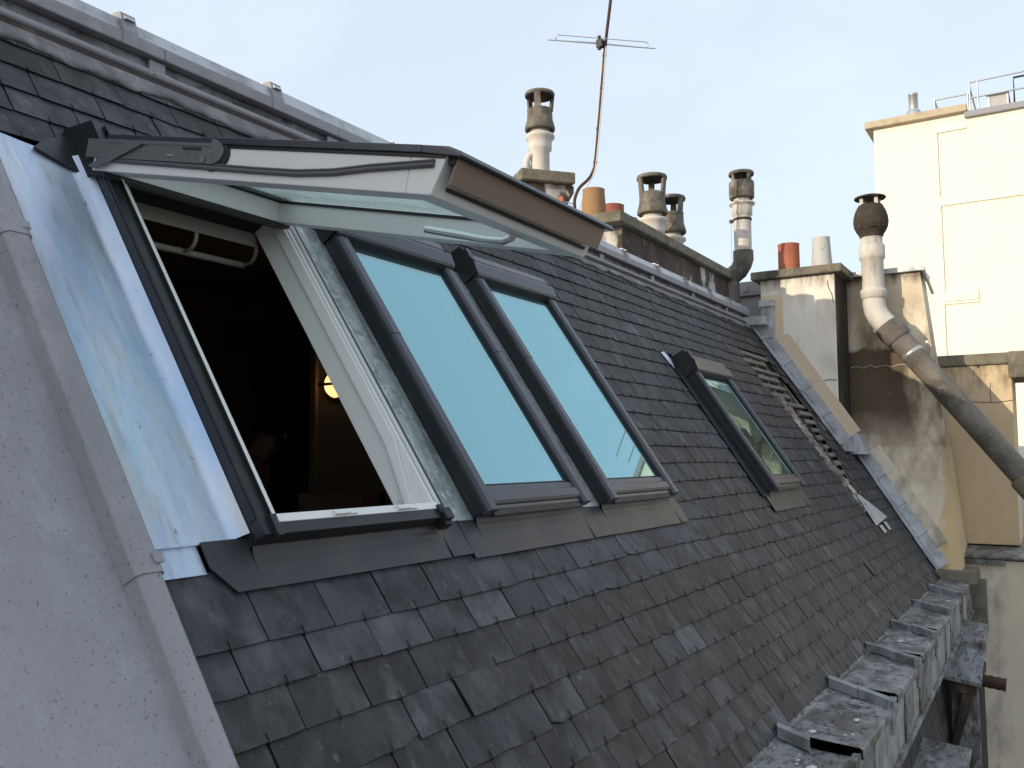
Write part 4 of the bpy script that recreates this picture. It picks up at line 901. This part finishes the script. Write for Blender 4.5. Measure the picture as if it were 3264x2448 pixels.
q = MB(GALV, TERRA); q.tube([(8.19, 4.29, 2.60), (8.13, 4.40, 2.63)], .007, 6); q.tube([(8.19, 4.29, 2.66), (8.13, 4.42, 2.70)], .007, 6); q.box(8.10, 8.15, 4.39, 4.45, 2.56, 2.74, 1); q.build('wall_bracket', an)

# ------------------------------------------------------------------ far cream building
fb = thing('far_building', (38, -2, GROUND), 'tall sunlit cream building with blank panelled wall', 'building')
q = MB(FARW, FARW)
q.box(32.0, 45, 2.33, 5.17, GROUND, 11.2); q.box(32.002, 45, -14, 2.33, GROUND, 11.0)
q.build('wall', fb)
q = MB(COPING); q.box(31.78, 45.2, 2.28, 5.42, 11.2, 11.44); q.build('coping', fb, bevel=.02)
q = MB(GREYCOP); q.box(31.85, 45.2, -14.2, 2.36, 11.0, 11.2); q.build('grey_coping', fb, bevel=.02)
q = MB(FARW)
# raised strips that frame the sunken wall panels
for (y0, y1, z0, z1) in ((3.19, 3.24, 8.55, 10.67), (2.33, 3.24, 10.67, 10.72), (-2, 3.22, 8.20, 8.25), (3.17, 3.22, 5.33, 8.20), (2.2, 3.16, 5.02, 5.36), (2.2, 3.20, 4.92, 4.97), (3.20, 3.25, -2, 4.92)):
    q.box(31.94, 31.999, y0, y1, z0, z1)
q.build('panel_moulding', fb)
q = MB(GALV)
for (y, z0, z1) in ((3.29, 11.4, 12.03), (2.28, 11.4, 12.0), (2.22, 11.2, 12.38), (1.98, 11.2, 12.35)): q.tube([(32.5, y, z0), (32.5, y, z1)], .03, 8)
q.tube([(32.5, 3.29, 12.0), (32.5, 2.28, 12.0)], .03, 8); q.tube([(32.5, 2.24, 12.37), (32.5, -3, 12.42)], .03, 8); q.tube([(32.5, 2.24, 11.84), (32.5, -3, 11.84)], .03, 8)
for y in (3.29, 2.24): q.tube([(32.5, y, 12.02 if y > 3 else 12.37), (38, y, 12.02 if y > 3 else 12.37)], .03, 8); q.tube([(36, y, 11.3), (36, y, 12.3)], .03, 8)
q.build('railing', fb)
q = MB(RUBBER); q.tube([(32.6, .94, 11.2), (32.6, .94, 12.28), (32.6, -2, 12.28)], .035, 8); q.build('dark_railing', fb)
fu = thing('metal_flue', (32.5, 3.94, 11.44), 'short shiny metal flue on the far cream building', 'chimney flue')
q = MB(GALV); q.lathe([(.15, 0), (.15, .86), (.162, .87), (.162, .92), (.14, .92), (.14, .8)], n=24, cap=False); q.lathe([(.22, 0), (.22, .30), (.17, .36)], n=20); q.build('pipe', fu, True)
cb = thing('roof_cabinet', (33.0, 1.42, 11.2), 'grey service cabinet behind the railing of the far building', 'cabinet')
q = MB(PANELG); q.box(-.4, .6, -.30, .28, 0, .60); q.build('body', cb, True, bevel=.01)
q = MB(GALV); q.box(-.45, .65, -.34, .32, .60, .66); q.box(-.43, -.40, .22, .30, 0, .60); q.box(-.43, -.40, -.32, -.26, 0, .60); q.build('lid', cb, True, bevel=.01)

# distant zinc roof seen low at the right edge
dz = thing('distant_roof', (17, -1, -4), 'ribbed zinc roof far off at the right edge', 'roof')
q = MB(ZINC); q.add([(15.5, 1.2, -1.75), (22, 1.2, .2), (22, -6, .2), (15.5, -6, -1.75)], [(0, 1, 2, 3)])
for k in range(16): y = 1.1-k*.42; q.hexa([(15.5, y, -1.75), (22, y, .2), (22, y-.06, .2), (15.5, y-.06, -1.75)], [(15.5, y, -1.68), (22, y, .27), (22, y-.06, .27), (15.5, y-.06, -1.68)])
q.build('ribbed_sheet', dz)
q = MB(PALE); q.box(15.6, 22, -6, 1.15, GROUND, -1.9); q.build('wall', dz)

# ------------------------------------------------------------------ small hood on the lower slate face
dh = thing('dormer_hood', (8.9, .95, -2.0), 'dark curved zinc dormer hood on a bracket below the gutter', 'hood')
q = MB(ZINC_W); n = 10; top = []
xs = [8.45+1.05*i/n for i in range(n+1)]
for i, x in enumerate(xs):
    t = i/n; z = -1.86+.32*t+.05*math.sin(t*math.pi)
    top.append([(x, 1.0, z+.02), (x, .70, z-.02)])
for i in range(n):
    a, b = top[i], top[i+1]
    q.add([a[0], a[1], b[1], b[0], (a[0][0], 1.0, a[0][2]-.03), (a[1][0], .70, a[1][2]-.03), (b[1][0], .70, b[1][2]-.03), (b[0][0], 1.0, b[0][2]-.03)], [(0, 1, 2, 3), (7, 6, 5, 4), (0, 4, 5, 1), (1, 5, 6, 2), (2, 6, 7, 3), (3, 7, 4, 0)], smooth=False)
q.box(8.93, 8.96, .69, 1.0, -1.72, -1.63); q.build('hood_top', dh, merge=True)
q = MB(SOOT_SHADE, ZINC_W); q.hexa([(8.52, .86, -1.99), (8.62, .86, -1.99), (8.62, .98, -2.55), (8.52, .98, -2.55)], [(8.52, .74, -1.93), (8.62, .74, -1.93), (8.62, .92, -2.5), (8.52, .92, -2.5)]); q.box(8.5, 9.5, .74, .95, -1.99, -1.90)
q.build('bracket', dh, bevel=.01)
q = MB(DECK, ZINC_W); q.box(8.66, 9.5, .76, .80, -4.2, -1.99); q.box(8.62, 8.66, .74, .95, -4.2, -1.99, 1); q.build('dormer_front', dh, bevel=.005)
ps = thing('pipe_stub', (8.9, .70, -1.98), 'short brown ridged pipe stub sticking out beside the dormer hood', 'pipe')
q = MB(RUST); q.tube([(9.1, .80, -1.98)]+[(9.1, .80-.03*i, -1.985-.003*i) for i in range(1, 9)], [.05]+[.052+.006*(i % 2) for i in range(8)], 14); q.build('tube', ps)

# second hood nearer, at the bottom edge
d2 = thing('dormer_hood', (6.6, .95, -2.2), 'flat grey zinc dormer top just at the bottom edge of the picture', 'hood')
q = MB(ZINC_W); q.hexa([(6.35, .68, -2.22), (7.25, .68, -2.10), (7.25, 1.0, -2.07), (6.35, 1.0, -2.19)], [(6.35, .68, -2.19), (7.25, .68, -2.07), (7.25, 1.0, -2.04), (6.35, 1.0, -2.16)]); q.build('hood_top', d2, bevel=.004)
q = MB(SOOT_SHADE); q.box(6.45, 7.2, .74, .95, -4.2, -2.24); q.build('dormer_front', d2)

# ------------------------------------------------------------------ inside the room
lamp = thing('wall_lamp', (4.90, 4.56, .545), 'lit round bulkhead lamp on the dark room wall', 'lamp')
RY = Matrix.Rotation(R(-90), 3, 'Y')
q = MB(LAMPG); q.lathe([(.001, .075), (.05, .070), (.085, .05), (.10, .015), (.10, 0)], n=24, rot=RY, cap=False); q.build('shade', lamp, True)
q = MB(BRONZE); q.lathe([(.098, .0), (.098, .022), (.112, .026), (.118, .010), (.118, 0)], n=24, rot=RY, cap=False); q.box(-.085, -.070, -.115, .115, -.010, .010); q.build('rim', lamp, True)

bxn = thing('cardboard_box', (3.40, 3.12, -1.5), 'tall printed cardboard box standing below the lamp in the room', 'box')
bxn.rotation_euler = (0, 0, R(-58))
q = MB(CARD); q.box(-.20, .20, -.10, .10, 0, 1.33); q.build('carton', bxn, True, bevel=.006)
q = MB(CARDR); q.box(.115, .195, -.104, -.1005, .55, 1.32); q.build('red_band', bxn, True)
cu = bpy.data.curves.new('lettering', 'FONT'); cu.body = 'VELUX'; cu.size = .075; cu.extrude = .0008
to = bpy.data.objects.new('lettering_curve', cu); COL.objects.link(to); bpy.context.view_layer.update()
me = bpy.data.meshes.new_from_object(to.evaluated_get(bpy.context.evaluated_depsgraph_get())); bpy.data.objects.remove(to)
me.materials.clear(); me.materials.append(CARDW)
lo = bpy.data.objects.new('lettering', me); COL.objects.link(lo); lo.parent = bxn
lo.matrix_basis = Matrix.Translation((.180, -.1055, .93)) @ Matrix.Rotation(R(90), 4, 'X') @ Matrix.Rotation(R(90), 4, 'Z')
q = MB(CARDW)
for (x, z, r_) in ((-.03, 1.20, .035),):
    q.tube([(x+r_*math.cos(6.283*i/16), -.102, z+r_*math.sin(6.283*i/16)) for i in range(17)], .0025, 5); q.tube([(x-.022, -.102, z-.022), (x+.022, -.102, z+.022)], .0025, 5); q.tube([(x-.022, -.102, z+.022), (x+.022, -.102, z-.022)], .0025, 5)
q.tube([(.03, -.102, 1.23), (.03, -.102, 1.19), (.05, -.102, 1.19)], .0025, 5); q.box(.07, .09, -.103, -.1005, 1.16, 1.21)
q.build('printed_symbol', bxn, True)

def skin_obj(name, joints, edges, material, parent, root=0, sub=2):
    me = bpy.data.meshes.new(name); me.from_pydata([j[0] for j in joints], edges, []); me.materials.append(material)
    o = bpy.data.objects.new(name, me); COL.objects.link(o); o.parent = parent
    s = o.modifiers.new('skin', 'SKIN'); s.use_smooth_shade = True
    for i, j in enumerate(joints):
        r = j[1] if isinstance(j[1], tuple) else (j[1], j[1]); me.skin_vertices[0].data[i].radius = r
        me.skin_vertices[0].data[i].use_root = (i == root)
    b = o.modifiers.new('sub', 'SUBSURF'); b.levels = sub; b.render_levels = sub
    return o
# local axes: +x is where the person faces (to the right in the picture), y to their left
pe = thing('person', (3.80, 4.33, -1.5), 'person in dark jacket and peaked cap bent over something in their hands', 'person')
pe.rotation_euler = (0, 0, R(-62))
J = [((0, 0, .95), .13), ((.01, 0, 1.12), (.14, .12)), ((.03, 0, 1.30), (.15, .12)), ((.07, 0, 1.44), (.13, .10)), ((.11, 0, 1.52), .055), ((.16, 0, 1.60), (.085, .080)), ((.175, 0, 1.69), (.090, .082)), ((.235, 0, 1.595), (.05, .05)),
     ((.06, .19, 1.42), .06), ((.10, .24, 1.16), .048), ((.33, .15, 1.08), .038), ((.41, .09, 1.07), .030),
     ((.06, -.19, 1.42), .06), ((.10, -.24, 1.16), .048), ((.33, -.13, 1.06), .038), ((.41, -.07, 1.06), .030),
     ((0, .10, .88), .095), ((.02, .11, .48), .065), ((-.01, .11, .09), .045), ((.14, .12, .04), .040),
     ((0, -.10, .88), .095), ((.02, -.11, .48), .065), ((-.01, -.11, .09), .045), ((.14, -.12, .04), .040)]
E_ = [(0, 1), (1, 2), (2, 3), (3, 4), (4, 5), (5, 6), (5, 7), (3, 8), (8, 9), (9, 10), (10, 11), (3, 12), (12, 13), (13, 14), (14, 15), (0, 16), (16, 17), (17, 18), (18, 19), (0, 20), (20, 21), (21, 22), (22, 23)]
for (hi, sgn) in ((11, 1), (15, -1)):
    hp_ = Vector(J[hi][0])
    for k in range(4):
        b0 = len(J); off = (k-1.5)*.019
        base = hp_+Vector((.045, -sgn*.01, off)); ln = (.030, .036, .034, .026)[k]
        J += [(tuple(base), .009), (tuple(base+Vector((ln, -sgn*.006, -.004))), .0085), (tuple(base+Vector((ln*1.5, -sgn*.026, -.012))), .0075)]
        E_ += [(hi, b0), (b0, b0+1), (b0+1, b0+2)]
    b0 = len(J); J += [(tuple(hp_+Vector((.015, -sgn*.02, .032))), .010), (tuple(hp_+Vector((.045, -sgn*.040, .045))), .009)]; E_ += [(hi, b0), (b0, b0+1)]
skin_obj('body', J, E_, SKIN, pe)
Jc = [(p, (r[0]+.018, r[1]+.018) if isinstance(r, tuple) else r+.018) for p, r in J]
idx = [0, 1, 2, 3, 8, 9, 10, 12, 13, 14]; mpi = {k: i for i, k in enumerate(idx)}
skin_obj('jacket', [Jc[k] for k in idx], [(mpi[a], mpi[b]) for a, b in E_ if a in mpi and b in mpi], CLOTH, pe)
idx = [0, 16, 17, 18, 20, 21, 22]; mpi = {k: i for i, k in enumerate(idx)}
skin_obj('trousers', [(Jc[k][0], Jc[k][1]) for k in idx], [(mpi[a], mpi[b]) for a, b in E_ if a in mpi and b in mpi], CLOTH, pe)
q = MB(CLOTH)
rt = Matrix.Rotation(R(16), 3, 'Y')
q.lathe([(.110, 0), (.112, .02), (.105, .06), (.085, .095), (.045, .115), (.001, .120)], c=(.165, 0, 1.66), n=22, rot=rt, cap=False)
vz = [Vector((.08*math.cos(a)+.03+.10*max(0, math.cos(a)), .085*math.sin(a), 0)) for a in [R(-80+16*i) for i in range(11)]]
vs = [tuple(rt @ v+Vector((.175, 0, 1.655))) for v in vz]+[tuple(rt @ v+Vector((.175, 0, 1.648))) for v in vz]
q.add(vs, [tuple(range(11)), tuple(range(21, 10, -1))]+[(i, i+1, i+12, i+11) for i in range(10)])
q.build('cap', pe, True)
q = MB(SKIN); q.tube([(.268, 0, 1.665), (.285, 0, 1.635), (.262, 0, 1.625)], [.010, .016, .012], 8); q.build('nose', pe, True)
for s in (1, -1): q = MB(SKIN); q.tube([(.165, s*.083, 1.66), (.160, s*.094, 1.64), (.165, s*.084, 1.61)], [.010, .016, .010], 8); q.build('ear', pe, True)
